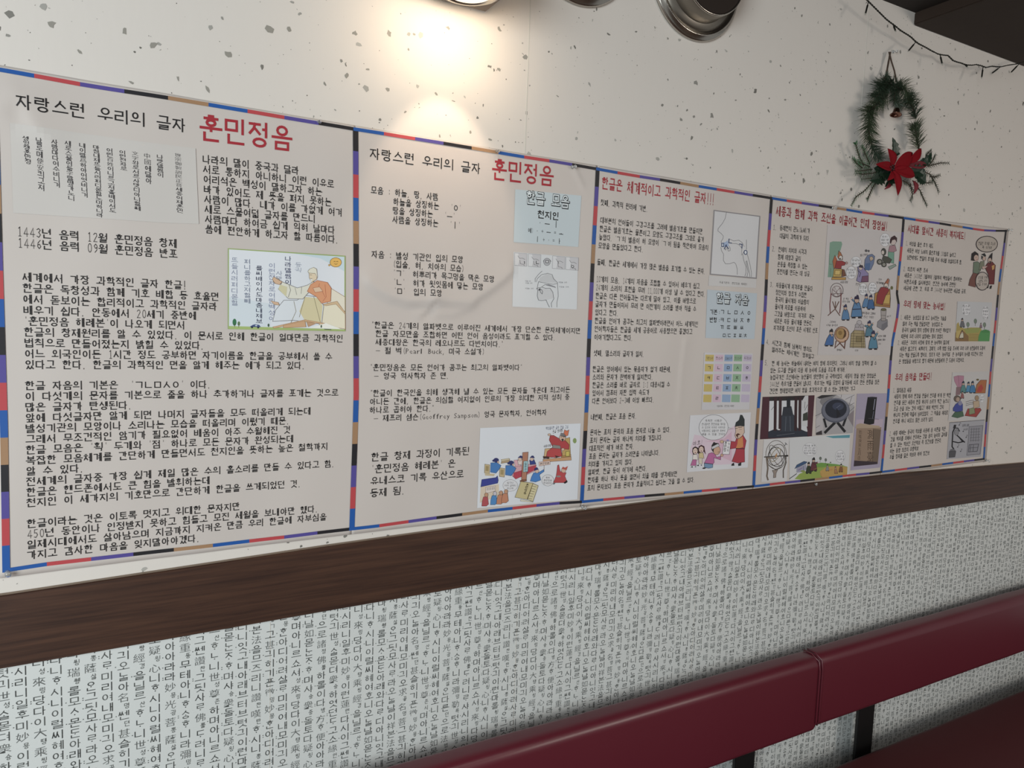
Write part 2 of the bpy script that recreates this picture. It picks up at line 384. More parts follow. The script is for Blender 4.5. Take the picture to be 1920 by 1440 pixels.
# flecks pressed into the upper paper
ink = Ink()
def fleck(x, z, r, col, y=-.0003):
    n = random.randint(5, 8); e = random.uniform(.35, 1); a0 = random.uniform(0, 6.3); pts = []
    for k in range(n):
        a = 2 * math.pi * k / n; rr = r * random.uniform(.45, 1.1); u, v = rr * math.cos(a), rr * math.sin(a) * e
        pts.append((x + u * math.cos(a0) - v * math.sin(a0), y, z + u * math.sin(a0) + v * math.cos(a0)))
    ink.face(pts, col)
for i in range(2150):
    x, z = random.uniform(-1.55, 5.0), random.uniform(1.2, CEIL)
    g = random.uniform(112, 182); fleck(x, z, random.choice((.0025, .0035, .004, .0055, .007)) * random.uniform(.7, 1.2), lin((g, g - 3, g - 9)))
    if random.random() < .3: fleck(x + random.uniform(-.01, .01), z + random.uniform(-.01, .01), .002, lin((g, g - 3, g - 9)))
for i in range(6500):
    g = random.uniform(70, 160); fleck(random.uniform(-1.55, 5.0), random.uniform(1.2, CEIL), random.uniform(.0006, .0016), lin((g, g - 4, g - 10)))
for px, py, r in ((96, 45, 6), (233, 58, 6), (288, 85, 7), (149, 97, 4), (427, 101, 7), (505, 54, 9), (542, 56, 5), (389, 168, 6), (334, 147, 5), (246, 155, 4), (730, 62, 6), (665, 62, 6), (650, 142, 7), (726, 168, 5), (818, 176, 4), (851, 190, 5), (936, 55, 6), (935, 130, 5), (760, 210, 4), (824, 255, 4), (919, 262, 5), (882, 247, 4), (689, 130, 4), (776, 64, 4), (1045, 180, 4), (1365, 48, 5), (1228, 52, 4), (1252, 72, 4)):
    P = at(px, py); fleck(P[0], P[2], r * .0011, lin((150, 146, 138)), -.0004)
ink.build('fleck', INK_M, wall, kind='stuff')

# ------------------------------------------------------------------ the banner
BASE = .006
def ridge(P, pts, A, wide, narrow):
    best = 1e9; sgn = 1; tt = 0
    for (x0, z0), (x1, z1) in zip(pts, pts[1:]):
        dx, dz = x1 - x0, z1 - z0; l2 = dx * dx + dz * dz; t = max(0, min(1, ((P[0] - x0) * dx + (P[2] - z0) * dz) / l2))
        ex, ez = P[0] - x0 - t * dx, P[2] - z0 - t * dz; d = math.hypot(ex, ez)
        if d < best: best = d; sgn = (dx * ez - dz * ex) / (math.sqrt(l2) * max(d, 1e-7))
    f = (max(-1, min(1, sgn)) + 1) / 2
    return A * math.exp(-(best / (narrow + (wide - narrow) * f * f)) ** 1.3)
def wz(l): return [(at(x, y, BASE)[0], at(x, y, BASE)[2]) for x, y in l]
RIDGES = [(wz([(690, 530), (706, 543), (730, 556), (765, 566), (800, 565), (818, 562)]), .0052, .032, .007),
          (wz([(822, 566), (845, 566), (880, 567), (915, 545), (945, 522), (958, 508)]), .0044, .030, .008),
          (wz([(783, 594), (800, 583), (812, 562)]), .0022, .007, .003), (wz([(800, 596), (808, 584), (824, 560)]), -.0022, .006, .004),
          (wz([(818, 590), (850, 590), (890, 572)]), .0018, .012, .005),
          (wz([(1076, 316), (1082, 330), (1092, 352)]), .0018, .006, .003),
          (wz([(0, 205), (30, 180), (52, 200), (70, 240), (95, 262)]), .0035, .035, .02),
          (wz([(1283, 640), (1276, 700), (1270, 770)]), .0012, .02, .004),
          (wz([(1668, 560), (1690, 572), (1712, 560)]), .002, .02, .02)]
RB = [(min(p[0] for p in r[0]) - .1, max(p[0] for p in r[0]) + .1, min(p[1] for p in r[0]) - .1, max(p[1] for p in r[0]) + .1) for r in RIDGES]
def wave(P):
    x, z = P[0], P[2]
    w = .0011 * math.sin(7.3 * x + 2.1 * z) + .0009 * math.sin(11.7 * z - 4.1 * x + 1) + .0006 * math.sin(23 * x + 9 * z) * math.sin(17 * z + 2) + .0004 * math.sin(41 * x - 13 * z)
    for r, b in zip(RIDGES, RB):
        if b[0] < x < b[1] and b[2] < z < b[3]: w += ridge(P, *r)
    return w
def surf_at(lift):
    def f(P): return (P[0], P[1] - wave(P) - lift, P[2])
    return f
S1 = surf_at(.0007)
BARS = [[(-13, 125), (-2, 500), (7.5, 800), (12, 1072)], [(666, 240), (667, 450), (667.5, 740), (664.5, 840), (659, 993)], [(1120, 314), (1105, 640), (1091, 943)],
        [(1447, 369), (1438, 505), (1426, 700), (1411.5, 912)], [(1693, 408), (1687, 480), (1680.5, 550), (1683.5, 573), (1681.5, 597), (1673, 645), (1668, 700), (1652, 885)],
        [(1886, 431), (1873.5, 540), (1857, 700), (1844.5, 861)]]
TOPS = [[(-13, 124.5), (64, 138), (150, 153.5), (233, 167), (315, 180), (391, 192.5), (464, 205), (533, 217), (597, 228), (662, 239)],
        [(662, 239), (719.6, 247.6), (778, 257.2), (831, 265.8), (884, 274.7), (934, 283.3), (983, 291.4), (1029.6, 298.8), (1072, 306), (1117, 314)],
        [(1117, 314), (1157, 321.4), (1199, 328.5), (1236, 334.5), (1274, 341), (1309, 347), (1343, 352.5), (1377, 358), (1411, 363.7), (1448, 369.5)],
        [(1448, 369.5), (1476, 373.7), (1504, 378.2), (1536, 383), (1561, 387), (1587, 391), (1617, 396), (1639, 399.3), (1665, 403), (1693, 407)],
        [(1693, 407), (1715.5, 410.3), (1740, 414), (1760, 417), (1782, 420.6), (1804, 424), (1824, 427.2), (1845, 430), (1866, 431), (1888, 431.2)]]
BOTS = [[(5, 1073), (88, 1061), (171, 1051.5), (250, 1042.5), (326, 1033.7), (399, 1025.5), (467.5, 1017.6), (532.6, 1009.8), (594.6, 1001.6), (654, 994.5)],
        [(654, 994.5), (710.4, 988), (765.4, 980.5), (817.4, 973), (865.5, 966.7), (914, 960.5), (960.6, 955.5), (1006, 950.5), (1049, 946), (1091, 943.5)], None, None, None]
for i, (a, b) in ((2, ((1091, 943.5), (1412, 913.5))), (3, ((1412, 913.5), (1653, 886.5))), (4, ((1653, 886.5), (1846, 862)))): 
    A, B = at(*a, BASE), at(*b, BASE); BOTS[i] = [A + (B - A) * k / 9 for k in range(10)]
TOPS = [[at(*p, BASE) for p in r] for r in TOPS]; BOTS = [[at(*p, BASE) if len(p) == 2 else p for p in r] for r in BOTS]; BARW = [[at(*p, BASE) for p in r] for r in BARS]
BC = {'b': lin('2457a0'), 'r': lin('b8484d'), 'p': lin('554b92'), 'k': lin('242226'), 't': lin('a27f60')}
HSEQ = 'brpktbrpk'; VSEQ = 'kprbtkprbkprbtkprb'
banner = empty('poster_banner', (1.37, -BASE, 1.257), 'long cream printed banner of five text and cartoon panels edged in coloured stripes', 'banner')
m_paper = mat('banner_paper', 'd2cac2', .42); m_paper.node_tree.nodes['Principled BSDF'].inputs['Specular IOR Level'].default_value = .4
m_paper.node_tree.nodes['Principled BSDF'].inputs['Base Color'].default_value = (*lin('cac1bb'), 1)
bump(m_paper, 28, .1, .0015, 3)
def resamp(P, n):
    P = np.array(P); d = np.concatenate([[0], np.cumsum(np.linalg.norm(np.diff(P, axis=0), axis=1))]); t = np.linspace(0, d[-1], n)
    return np.stack([np.interp(t, d, P[:, k]) for k in range(3)], 1)
PANEL_LABEL = ['panel with red four-syllable heading, faded old script and a robed statue picture', 'panel with pale blue vowel box, face diagram and court cartoon', 'panel with red heading, profile diagram and pastel letter table', 'panel with crowded inventors cartoon and photos of old instruments', 'panel with three red headings and four small pictures']
panels = []
SD = surf_at(0)
for i in range(5):
    NX, NY = 84, 116; Lb = resamp(BARW[i], NY + 1); Rb = resamp(BARW[i + 1], NY + 1)
    G = Lb[:, None] + (Rb - Lb)[:, None] * np.linspace(0, 1, NX + 1)[None, :, None]
    rows = list(G)
    rows = [rows[0] + np.array([0, 0, .004])] + rows + [rows[-1] - np.array([0, 0, .009])]
    G = np.array(rows)
    if i == 4: G = np.concatenate([G, G[:, -1:] + np.array([.018, 0, 0])], 1)
    if i == 0: G = np.concatenate([G[:, :1] - np.array([.014, 0, 0]), G], 1)
    ny, nx = G.shape[:2]; V = [SD(p) for p in G.reshape(-1, 3)]
    L = []
    for a in range(ny - 1):
        for b in range(nx - 1): L += [a * nx + b, (a + 1) * nx + b, (a + 1) * nx + b + 1, a * nx + b + 1]
    me = mesh_np('panel', V, L, list(range(0, len(L), 4)), m_paper, smooth=True)
    o = link('panel', me, banner); o['label'] = PANEL_LABEL[i]; panels.append(o)
    sol = o.modifiers.new('thickness', 'SOLIDIFY'); sol.thickness = .0006; sol.offset = -1 if True else 1
    # printed stripe border
    ink = Ink(); SB = surf_at(.0012)
    for k in range(9):
        A, B = TOPS[i][k], TOPS[i][k + 1]; h = np.array([0, 0, -.0062])
        for e in range(3):
            a, b = A + (B - A) * e / 3, A + (B - A) * (e + 1) / 3
            ink.face([SB(a + h), SB(b + h), SB(b), SB(a)], BC[HSEQ[k]])
        A, B = BOTS[i][k], BOTS[i][k + 1]; h = np.array([0, 0, .0062])
        for e in range(3):
            a, b = A + (B - A) * e / 3, A + (B - A) * (e + 1) / 3
            ink.face([SB(a), SB(b), SB(b + h), SB(a + h)], BC[HSEQ[k]])
    SBB = surf_at(.0010)
    for j in ([i] if i < 4 else [4, 5]):
        Rs = resamp(BARW[j], 73); ux = np.array([.005, 0, 0])
        for k in range(72): ink.face([SBB(Rs[k + 1] - ux), SBB(Rs[k + 1] + ux), SBB(Rs[k] + ux), SBB(Rs[k] - ux)], BC[VSEQ[k // 4]])
    # a paper-white line along the inside of the stripes
    ink.build('stripe_border', INK_M, o)

BLACK = lin('1c1a1b'); RED = lin('a32e38')
def block(panel, lines, first, last, right, h, ridx=0, col=BLACK, t=.112, name='body_text', ink=None, lift=.0007):
    """lines of text from the first line's centre-left pixel to the last one's; right = pixel where line ridx ends"""
    own = ink is None
    ink = ink or Ink(); A, B, Rr = at(*first, BASE), at(*last, BASE), at(*right, BASE); n = len(lines); sf = surf_at(lift)
    Lk = A + (B - A) * (ridx / max(n - 1, 1)); u = Rr - Lk; wd_ = np.linalg.norm(u); u = u / wd_; adv = wd_ / (measure(lines[ridx]) - .1)
    up = at(first[0], first[1] - h / 2, BASE) - at(first[0], first[1] + h / 2, BASE); H = np.linalg.norm(up); uy = np.array([0, 0, 1.0])
    for k, s in enumerate(lines):
        text_line(ink, s, A + (B - A) * (k / max(n - 1, 1)), u, uy, H, adv, col, t, sf)
    if own: return ink.build(name, INK_M, panel)
def heading(panel, s, a, b, h, col=RED, t=.13): block(panel, [s], a, a, b, h, 0, col, t, 'heading')
P = panels
# ---- panel 1
heading(P[0], '자랑스런 우리의 글자', (30, 190), (349, 236), 26, BLACK, .1)
heading(P[0], '훈민정음', (375, 238), (548, 261), 45, RED, .115)
block(P[0], ['나라의 말이 중국과 달라', '서로 통하지 아니하니 이런 이유로', '어리석은 백성이 말하고자 하는', '바가 있어도 제 뜻을 펴지 못하는', '사람이 많다. 내가 이를 가엾게 여겨', '새로 스물여덟 글자를 만드니', '사람마다 하여금 쉽게 익혀 날마다', '씀에 편안하게 하고자 할 따름이다.'], (380, 298), (385, 429), (641, 399), 15.5, 4)
block(P[0], ['1443년 음력 12월 훈민정음 창제', '1446년 음력 09월 훈민정음 반포'], (31, 433.5), (32, 455), (332, 457), 17)
block(P[0], ['세계에서 가장 과학적인 글자 한글!', '한글은 독창성과 함께 기호 배합 등 효율면', '에서 돋보이는 합리적이고 과학적인 글자라', '배우기 쉽다. 안동에서 20세기 중반에', "'훈민정음 해례본'이 나오게 되면서", '한글의 창제원리를 알 수 있었다. 이 문서로 인해 한글이 얼마만큼 과학적인', '법칙으로 만들어졌는지 밝힐 수 있었다.', '어느 외국인이든 1시간 정도 공부하면 자기이름을 한글을 공부해서 쓸 수', '있다고 한다. 한글의 과학적인 면을 알게 해주는 예가 되고 있다.'], (42, 519), (47, 683.5), (643, 635), 16, 5)
block(P[0], ["한글 자음의 기본은  'ㄱㄴㅁㅅㅇ' 이다.", '이 다섯개의 문자를 기본으로 줄을 하나 추가하거나 글자를 포개는 것으로', '많은 글자가 탄생된다.', '앞에 다섯글자만 알게 되면 나머지 글자들을 모두 떠올리게 되는데', '발성기관의 모양이나 소리나는 모습을 떠올리며 이뤘기 때문.', '그래서 무조건적인 암기가 필요없어 배움이 아주 수월해진 것', "한글 모음은 '획' 두개와 '점' 하나로 모든 문자가 완성되는데", '복잡한 모음체계를 간단하게 만들면서도 천지인을 뜻하는 높은 철학까지', '알 수 있다.', '전세계의 글자중 가장 쉽게 제일 많은 수의 홀소리를 만들 수 있다고 함.', '한글은 핸드폰에서도 큰 힘을 발휘하는데', '천지인 이 세가지의 기호만으로 간단하게 한글을 쓰게되었던 것.', '', '한글이라는 것은 이토록 멋지고 위대한 문자지만', '450년 동안이나 인정받지 못하고 힘들고 모진 세월을 보내야만 했다.', '일제시대에서도 살아남으며 지금까지 지켜온 만큼 우리 한글에 자부심을', '가지고 감사한 마음을 잊지말아야겠다.'], (47, 723), (51, 1041), (634, 736), 15.5, 1)
# ---- panel 2
heading(P[1], '자랑스런 우리의 글자', (693, 287.5), (901, 317), 20, BLACK, .1)
heading(P[1], '훈민정음', (922.6, 317), (1038, 331), 36, RED, .115)
block(P[1], ['모음 : 하늘, 땅, 사람'], (695, 356), (695, 356), (821, 370), 13)
block(P[1], ["하늘을 상징하는   'ㅇ'", "땅을 상징하는   'ㅡ'", "사람을 상징하는   'ㅣ'"], (736.5, 378), (735, 411.5), (864, 391), 13)
block(P[1], ['자음 : 발성 기관인 입의 모양'], (696, 476.7), (696, 476.7), (867.7, 487), 13)
block(P[1], ['(입술, 혀, 치아의 모습)', "'ㄱ'  혀뿌리가 목구멍을 막은 모양", "'ㄴ'  혀가 윗잇몸에 닿는 모양", "'ㅁ'  입의 모양"], (735.6, 494.7), (737, 545.5), (926, 523.6), 12.5, 1)
block(P[1], ['"한글은 24개의 알파벳으로 이루어진 세계에서 가장 단순한 문자체계이지만', ' 한글 자모만을 조합하면 어떤 언어 음성이라도 표기할 수 있다.', ' 세종대왕은 한국의 레오나르도 다빈치이다."', ' - 펄 벅(Pearl Buck, 미국 소설가)'], (696, 609), (696, 657), (1089, 620.5), 11.8)
block(P[1], ['"훈민정음은 모든 언어가 꿈꾸는 최고의 알파벳이다"', ' - 영국 역사학자 존 맨.'], (693.7, 689), (693, 705), (979, 689), 11.8)
block(P[1], ['"한글이 한국인을 위해 생각해 낼 수 있는 모든 문자들 가운데 최고이든', '아니든 간에, 한글은 의심할 여지없이 인류의 가장 위대한 지적 성취 중', '하나로 꼽혀야 한다."', ' - 제프리 샘슨(Geoffrey Sampson) 영국 문자학자, 언어학자'], (693.7, 737.4), (692, 784.7), (1068.7, 730.5), 11.8)
block(P[1], ['한글 창제 과정이 기록된', "'훈민정음 혜례본' 은", '유네스코 기록 유산으로', '등제 됨.'], (695.5, 857), (693.6, 924.4), (879, 845), 14.8, 0, BLACK, .11)
# ---- panel 3
heading(P[2], '한글은 체계적이고 과학적인 글자!!!', (1128, 343), (1338.6, 374.6), 21, RED, .12)
block(P[2], ['첫째, 과학적 원리에 기반.'], (1126, 379.4), (1126, 379.4), (1214, 392), 11)
block(P[2], ['대부분의 언어들이 구강구조를 고려해 발음기호를 만들지만', '한글은 발음기호는 물론이고 모양도 구강구조를 그대로 옮겨', "놓았다. 'ㄱ'의 발음이 혀 모양이 'ㄱ'이 됨을 착안하여 모음의", '모양을 만들었다고 한다.'], (1125.6, 412.5), (1122.5, 460), (1316.7, 434.4), 10.8)
block(P[2], ['둘째, 한글은 세계에서 가장 많은 발음을 표기할 수 있는 문자.'], (1120.6, 491), (1120.6, 491), (1322, 509), 10.8)
block(P[2], ['10개의 모음, 14개의 자음을 조합할 수 있어서 배우기 쉽고', '24개의 소리의 표현을 무려 11,000개 이상 낼 수 있다고 한다.', '한글은 다른 언어들과는 다르게 달아 있고, 이를 바탕으로', '글자가 만들어져서 무려 만 이천개의 소리를 받아 적을 수', '있다고 한다.', '한글을 언어가 꿈꾸는 최고의 알파벳이라면서 어느 세계적인', '언어학자들은 한글을 세계 공용어로 사용했으면 좋겠다고', '이야기했다고도 한다.'], (1118.7, 523), (1115, 632), (1321.7, 551.7), 10.8, 1)
block(P[2], ['셋째, 말소리와 글자가 일치.'], (1114, 662), (1114, 662), (1207, 664), 10.5)
block(P[2], ['한글은 영어에서 있는 묶음자가 없기 때문에,', '소리와 문자가 완벽하게 일치한다.', '한글은 소리를 바로 글자로 1:1 대응시킬 수', '있어서 컴퓨터 자판 입력 속도가', '다른 언어보다 2~3배 이상 빠르다.'], (1111.4, 692), (1110, 752), (1257.7, 692.5), 10.5)
block(P[2], ['네번째, 한글은 표음 문자.'], (1107.5, 782), (1107.5, 782), (1193.4, 779.7), 10.5)
block(P[2], ['문자는 표의 문자와 표음 문자로 나눌 수 있다.', '표의 문자는 글자 하나씩 의미를 가집니다.', '대표적인 예가 바로 한자.', '표음 문자는 글자가 소리만을 나타냅니다.', '의미를 가지고 있지 않다.', '알파벳, 한글 등이 여기에 속한다.', '한자를 하나 하나 뜻을 알면서 외울 때를 생각해보면', '표의 문자보다 표음 문자가 효율적이고 쉽다는 것을 알 수 있다.'], (1106.4, 811), (1101.8, 915.5), (1258, 805.5), 10.3)
# ---- panel 4
heading(P[3], '세종과 함께 과학 조선을 이끌어간 인재 장영실!', (1456, 395), (1663, 425), 17.5, lin('8e2730'), .13)
for s, a in (('1.', (1450, 426)), ('2.', (1448, 466)), ('3.', (1443.4, 533)), ('4.', (1436, 640.7)), ('5.', (1433.5, 680))):
    block(P[3], [s], a, a, (a[0] + 6.5, a[1] + .8), 9)
block(P[3], ['동래현의 관노(노비)가', '대궐의 과학자가 되다.'], (1462.8, 427), (1462.8, 442), (1519.6, 433), 9.3)
block(P[3], ['천체의 위치와 시각과', '함께 태양과 글의', '운동을 측정할 수 있는', '혼천의를 만드는 데 성공.'], (1460, 467.4), (1457, 509), (1520, 514), 9.3, 3)
block(P[3], ['자동물시계 자격루를 만들다.', '정인지와 정초가 수집한', '중국의 물시계와 이슬람의', '물시계 자료를 이용하여', "그것을 바탕으로 '자격루' 라는", '새로운 자동 물시계를 만든다.', '자격루를 조선의 표준 시계로 선포.'], (1455, 534.5), (1449.7, 614.7), (1535.6, 620), 9.3, 6)
block(P[3], ['시간과 함께 남북의 방위도', "알려주는 해시계인 '앙부일구'"], (1447.6, 642), (1447, 655), (1523, 656), 9)
block(P[3], ["'한 해 농사는 하늘에서 내리는 비의 양에 좌우된다. 그러니 비의 양을 정확히 잴 수", "있는 도구를 만들어 다음 해 농사에 도움을 주도록 하거라.'", '농업국가인 조선에서는 농산물의 생산량이 곧 국력이었다. 세종의 명을 받은 장영실은', '1441년 측우기를 만들어 냅니다. 측우기는 벽돌 모양의 돌기둥에 쇠로 만든 원통을 얹은', '간단한 형태였지만 비의 양을 효과적으로 잴 수 있는 과학적인 기구'], (1445, 681.5), (1443, 733.5), (1644, 681), 9)
# ---- panel 5
R5 = lin('93303a')
heading(P[4], '시대를 앞서간 세종의 복지제도!', (1701, 428.6), (1809.5, 443), 14, R5, .13)
block(P[4], ['1. 여성을 출산 휴가 제도', ' 세종은 여성 노비의 출산휴가를 130일로 늘리고', ' 남편에게도 한달의 휴가를 주어 아내를 보살피도록 함.'], (1697, 456), (1697, 482), (1803.7, 492), 8, 2)
block(P[4], ['2. 최초의 여론 조사', ' 세종은 1430년 3월부터 8월까지 백성들이 참여하는', ' 여론조사를 실시하였다. 안건은 농사에 관련된', ' 세금에 관한 것. 투표 후 1444년 농사관련 세금법 공포.'], (1693, 504), (1691, 539.8), (1804, 523.7), 8, 1)
heading(P[4], '우리 땅에 맞는 농사법!', (1693, 569.5), (1772, 575), 12.5, R5, .13)
block(P[4], ["1. 세종은 '농상집요'를 보고 농사짓는 기술을", "  알려 주는 책을 만들었지만 '농상집요'는", '  중국의 날씨와 땅의 상황에 맞게 쓰여진 책이었기', '  때문에 우리 나라의 실정에는 맞지 않았다.', '2. 세종은 "우리의 사정에 맞게 쓴 농사책이 필요해."', '  세종은 밭고르기, 씨뿌리기, 김매기, 수확 방법 등을 조사해 우리 나라 농민들에게 도움이', "  되는 책을 만들도록 했어요. 정초가 지은 '농사직설' 은 농부들의 농사를 지도면서 얻은", '  은 방법들을 바탕으로 했기 때문에 농민들에게 큰 도움이 되었어요.'], (1688, 595), (1680, 677.8), (1847.6, 652.5), 8, 5)
heading(P[4], '우리 음악을 만들다!', (1678, 707.5), (1746, 705.5), 13, R5, .13)
block(P[4], ['1. 절대음감 세종', ' 세종의 명에 따라 편경을 만들어 연주를 하게 된 박연.', ' 연주를 듣던 세종이 편종 하나의 소리가 약간 높으니', ' 조금 손을 보는 것이 어떨고? 하며 박연의 코치', ' 하나의 편종에 먹줄이 남아있었다. 그 먹줄을 제대로', ' 연주를 하니 비로소 맑은 소리가 났다.'], (1673.7, 732), (1671, 790), (1782.5, 740.5), 8, 1)
block(P[4], ['2. 세종 때에는 중국의 악보를 사용해 음 이론을 적은', ' 것을 박자를 위해서 연주하는 것을 음의 높이와 길이를', ' 알 수 있는 악보인 오선악보 즉 정간보를 만든다.', ' 이는 동양 최초의 유량악보', ' 우물 정자를 닮은 악보라 하여 정간보'], (1667, 813), (1665, 857.5), (1772, 803.7), 8)

# ------------------------------------------------------------------ printed pictures (flat artwork on the banner)
class Pic:
    """flat picture printed on the banner; coordinates are those of a drawing grid laid over it"""
    def __init__(s, ox, oy, sc, step=.00006): s.ox, s.oy, s.sc = ox, oy, sc; s.ink = Ink(); s.boxes = []; s.step = step
    def flat(s, x, y): return at(s.ox + x / s.sc, s.oy + y / s.sc, BASE)
    def layer(s, pts):
        xs = [p[0] for p in pts]; ys = [p[1] for p in pts]; b = (min(xs), max(xs), min(ys), max(ys)); k = 0
        for c, l in s.boxes:
            if l > k and c[0] <= b[1] and c[1] >= b[0] and c[2] <= b[3] and c[3] >= b[2]: k = l
        s.boxes.append((b, k + 1)); s.k = k + 1; return .0009 + (k + 1) * s.step
    def m(s, x, y): return surf_at(.0009 + s.k * s.step)(s.flat(x, y))
    def emit(s, pts, col, lift):
        g = (col[0] + col[1] + col[2]) / 3; col = tuple(.8 * c + .2 * g for c in col)
        sf = surf_at(lift)
        for q in pieces([s.flat(x, y) for x, y in pts]): s.ink.face([sf(p) for p in q], col)
    def F(s, col, *pts, o=None, w=3):
        s.emit(pts, lin(col), s.layer(pts))
        if o: s.L(o, w, *(pts + (pts[0],)))
        return s
    def L(s, col, w, *pts):
        l = s.layer([(x - w, y - w) for x, y in pts] + [(x + w, y + w) for x, y in pts]); c = lin(col)
        for q in stroke_quads([(x, -y) for x, y in pts], w): s.emit([(a, -b) for a, b in q], c, l)
        return s
    def E(s, col, cx, cy, rx, ry, o=None, w=3, n=14, a0=0):
        c, d = math.cos(a0), math.sin(a0)
        pts = [(cx + rx * math.cos(t) * c - ry * math.sin(t) * d, cy + rx * math.cos(t) * d + ry * math.sin(t) * c) for t in [2 * math.pi * k / n for k in range(n)]]
        if col: s.F(col, *pts)
        if o: s.L(o, w, *(pts + [pts[0]]))
        return s
    def T(s, txt, a, b, h, col='1c1a1b', t=.12, own=None):
        pa = (s.ox + a[0] / s.sc, s.oy + a[1] / s.sc); pb = (s.ox + b[0] / s.sc, s.oy + b[1] / s.sc); s.layer([a, b, (a[0], a[1] - h / 2), (b[0], b[1] + h / 2)])
        block(None, [txt], pa, pa, pb, h / s.sc, 0, lin(col), t, ink=s.ink, lift=.0009 + s.k * s.step + .00004); return s
    def done(s, panel, name, label=None): 
        o = s.ink.build(name, INK_M, panel)
        if label: o['label'] = label
W_, WG, BK = 'e2e1e4', 'd2d2d6', '2a2628'
def man(p, x, y, s, robe, hat, skin='d8b39c', arm=None, lean=0, belt=None, shoe='26222a'):
    """small standing court figure, y = top of hat, s = height"""
    q = s / 100.0; X = lambda a: x + a * q; Y = lambda b: y + b * q
    p.F(shoe, (X(-18), Y(92)), (X(-4), Y(90)), (X(-4), Y(100)), (X(-22), Y(100))); p.F(shoe, (X(6), Y(90)), (X(20), Y(92)), (X(24), Y(100)), (X(6), Y(100)))
    p.F(robe, (X(-10 + lean), Y(34)), (X(12 + lean), Y(34)), (X(20 + lean / 2), Y(60)), (X(24), Y(92)), (X(-24), Y(94)), (X(-18 + lean / 2), Y(58)), o=BK, w=2.2 * q)
    if arm: p.F(robe, (X(-2 + lean), Y(38)), (X(6 + lean), Y(50)), (X(arm[0]), Y(arm[1] + 5)), (X(arm[0]), Y(arm[1] - 5)), o=BK, w=2 * q); p.E(skin, X(arm[0]), Y(arm[1]), 4 * q, 4 * q)
    if belt: p.L(belt, 4 * q, (X(-18), Y(62)), (X(19), Y(60)))
    p.E(skin, X(lean), Y(25), 9 * q, 11 * q, o=BK, w=2 * q)
    p.L(BK, 1.6 * q, (X(lean - 4), Y(24)), (X(lean - 2), Y(24))); p.L(BK, 1.6 * q, (X(lean + 2), Y(24)), (X(lean + 4), Y(24))); p.L(BK, 1.8 * q, (X(lean - 3), Y(31)), (X(lean + 3), Y(31)))
    p.F(hat, (X(lean - 11), Y(20)), (X(lean - 9), Y(9)), (X(lean - 2), Y(6)), (X(lean), Y(0)), (X(lean + 7), Y(3)), (X(lean + 11), Y(20)))
def bubble(p, cx, cy, rx, ry, lines, h=None, col=BK, w=3):
    p.E('dcdbdf', cx, cy, rx, ry, o=col, w=w, n=22)
    n = len(lines); hh = h or ry * 1.1 / max(n, 1)
    for k, t in enumerate(lines):
        y = cy + (k - (n - 1) / 2) * hh * 1.3; ww = min(rx * .8, measure(t) * hh * .5)
        p.T(t, (cx - ww, y), (cx + ww, y), hh * .85, BK, .09)
def throne(p, x, y, w, h, gold='c9a255'):
    p.F(gold, (x, y + h * .1), (x + w * .9, y), (x + w, y + h * .9), (x + w * .02, y + h), o=BK, w=4)
    p.F('b98a3e', (x - w * .1, y + h * .88), (x + w * 1.02, y + h * .8), (x + w * 1.02, y + h), (x - w * .08, y + h * 1.04), o=BK, w=3)

# panel 1: faded old script
p = Pic(0, 120, 4.8)
p.F('cbc4be', (90, 530), (1280, 700), (1760, 760), (1790, 1440), (1500, 1430), (120, 1340))
cols = [(230, 650, 255, 900, '솅엉졩훈민졍'), (350, 665, 375, 1140, '날로ᄡᅮ메便安킈ᄒᆞ고져'), (490, 680, 515, 1110, '사람마다ᄒᆡ여수비니겨'), (610, 690, 645, 1230, '새로스물여듧字랄맹가노니'), (740, 710, 765, 1200, '내이랄爲하야어엿비너겨'),
        (865, 730, 900, 1380, '마참내제뜨들시러펴디몯할노미하니라'), (985, 755, 1015, 1340, '어린百姓이니르고져홇배이셔도'), (1100, 775, 1115, 960, '이런젼차로'), (1215, 785, 1240, 1320, '文字와로서르사맛디아니할쎄'), (1325, 800, 1340, 1080, '中國에달아'), (1440, 815, 1445, 1020, '나랏말쌈이'), (1600, 800, 1620, 1340, '世宗御製訓民正音셰종어제훈민')]
for x0, y0, x1, y1, s in cols:
    s = [c for c in s if decomp(c) or ord(c) > 0x4e00]; n = len(s)
    for k, c in enumerate(s):
        x, y = x0 + (x1 - x0) * (k + .5) / n, y0 + (y1 - y0) * (k + .5) / n; h = (y1 - y0) / n * .92; w = 58
        A = at(p.ox + (x - w / 2) / 4.8, p.oy + (y - 6) / 4.8, BASE); B = at(p.ox + (x + w / 2) / 4.8, p.oy + (y + 6) / 4.8, BASE); u = B - A; l = np.linalg.norm(u); u /= l
        H = abs(at(p.ox, p.oy + y / 4.8, BASE)[2] - at(p.ox, p.oy + (y + h) / 4.8, BASE)[2]); sf = surf_at(.0013); zz = np.array([0, 0, 1.])
        if decomp(c):
            for q in glyph_quads(c, .115): p.ink.face([sf(A + u * l * v[0] + zz * (v[1] - .5) * H) for v in q], lin('3c393b'))
        else:
            V, Fc, _ = font_glyph(c); p.ink.mesh([sf(A + u * l * v[0] + zz * (v[1] - .5) * H) for v in V], Fc, lin('3c393b'))
p.done(panels[0], 'faded_script_print', 'faded paper with vertical brush lettering')

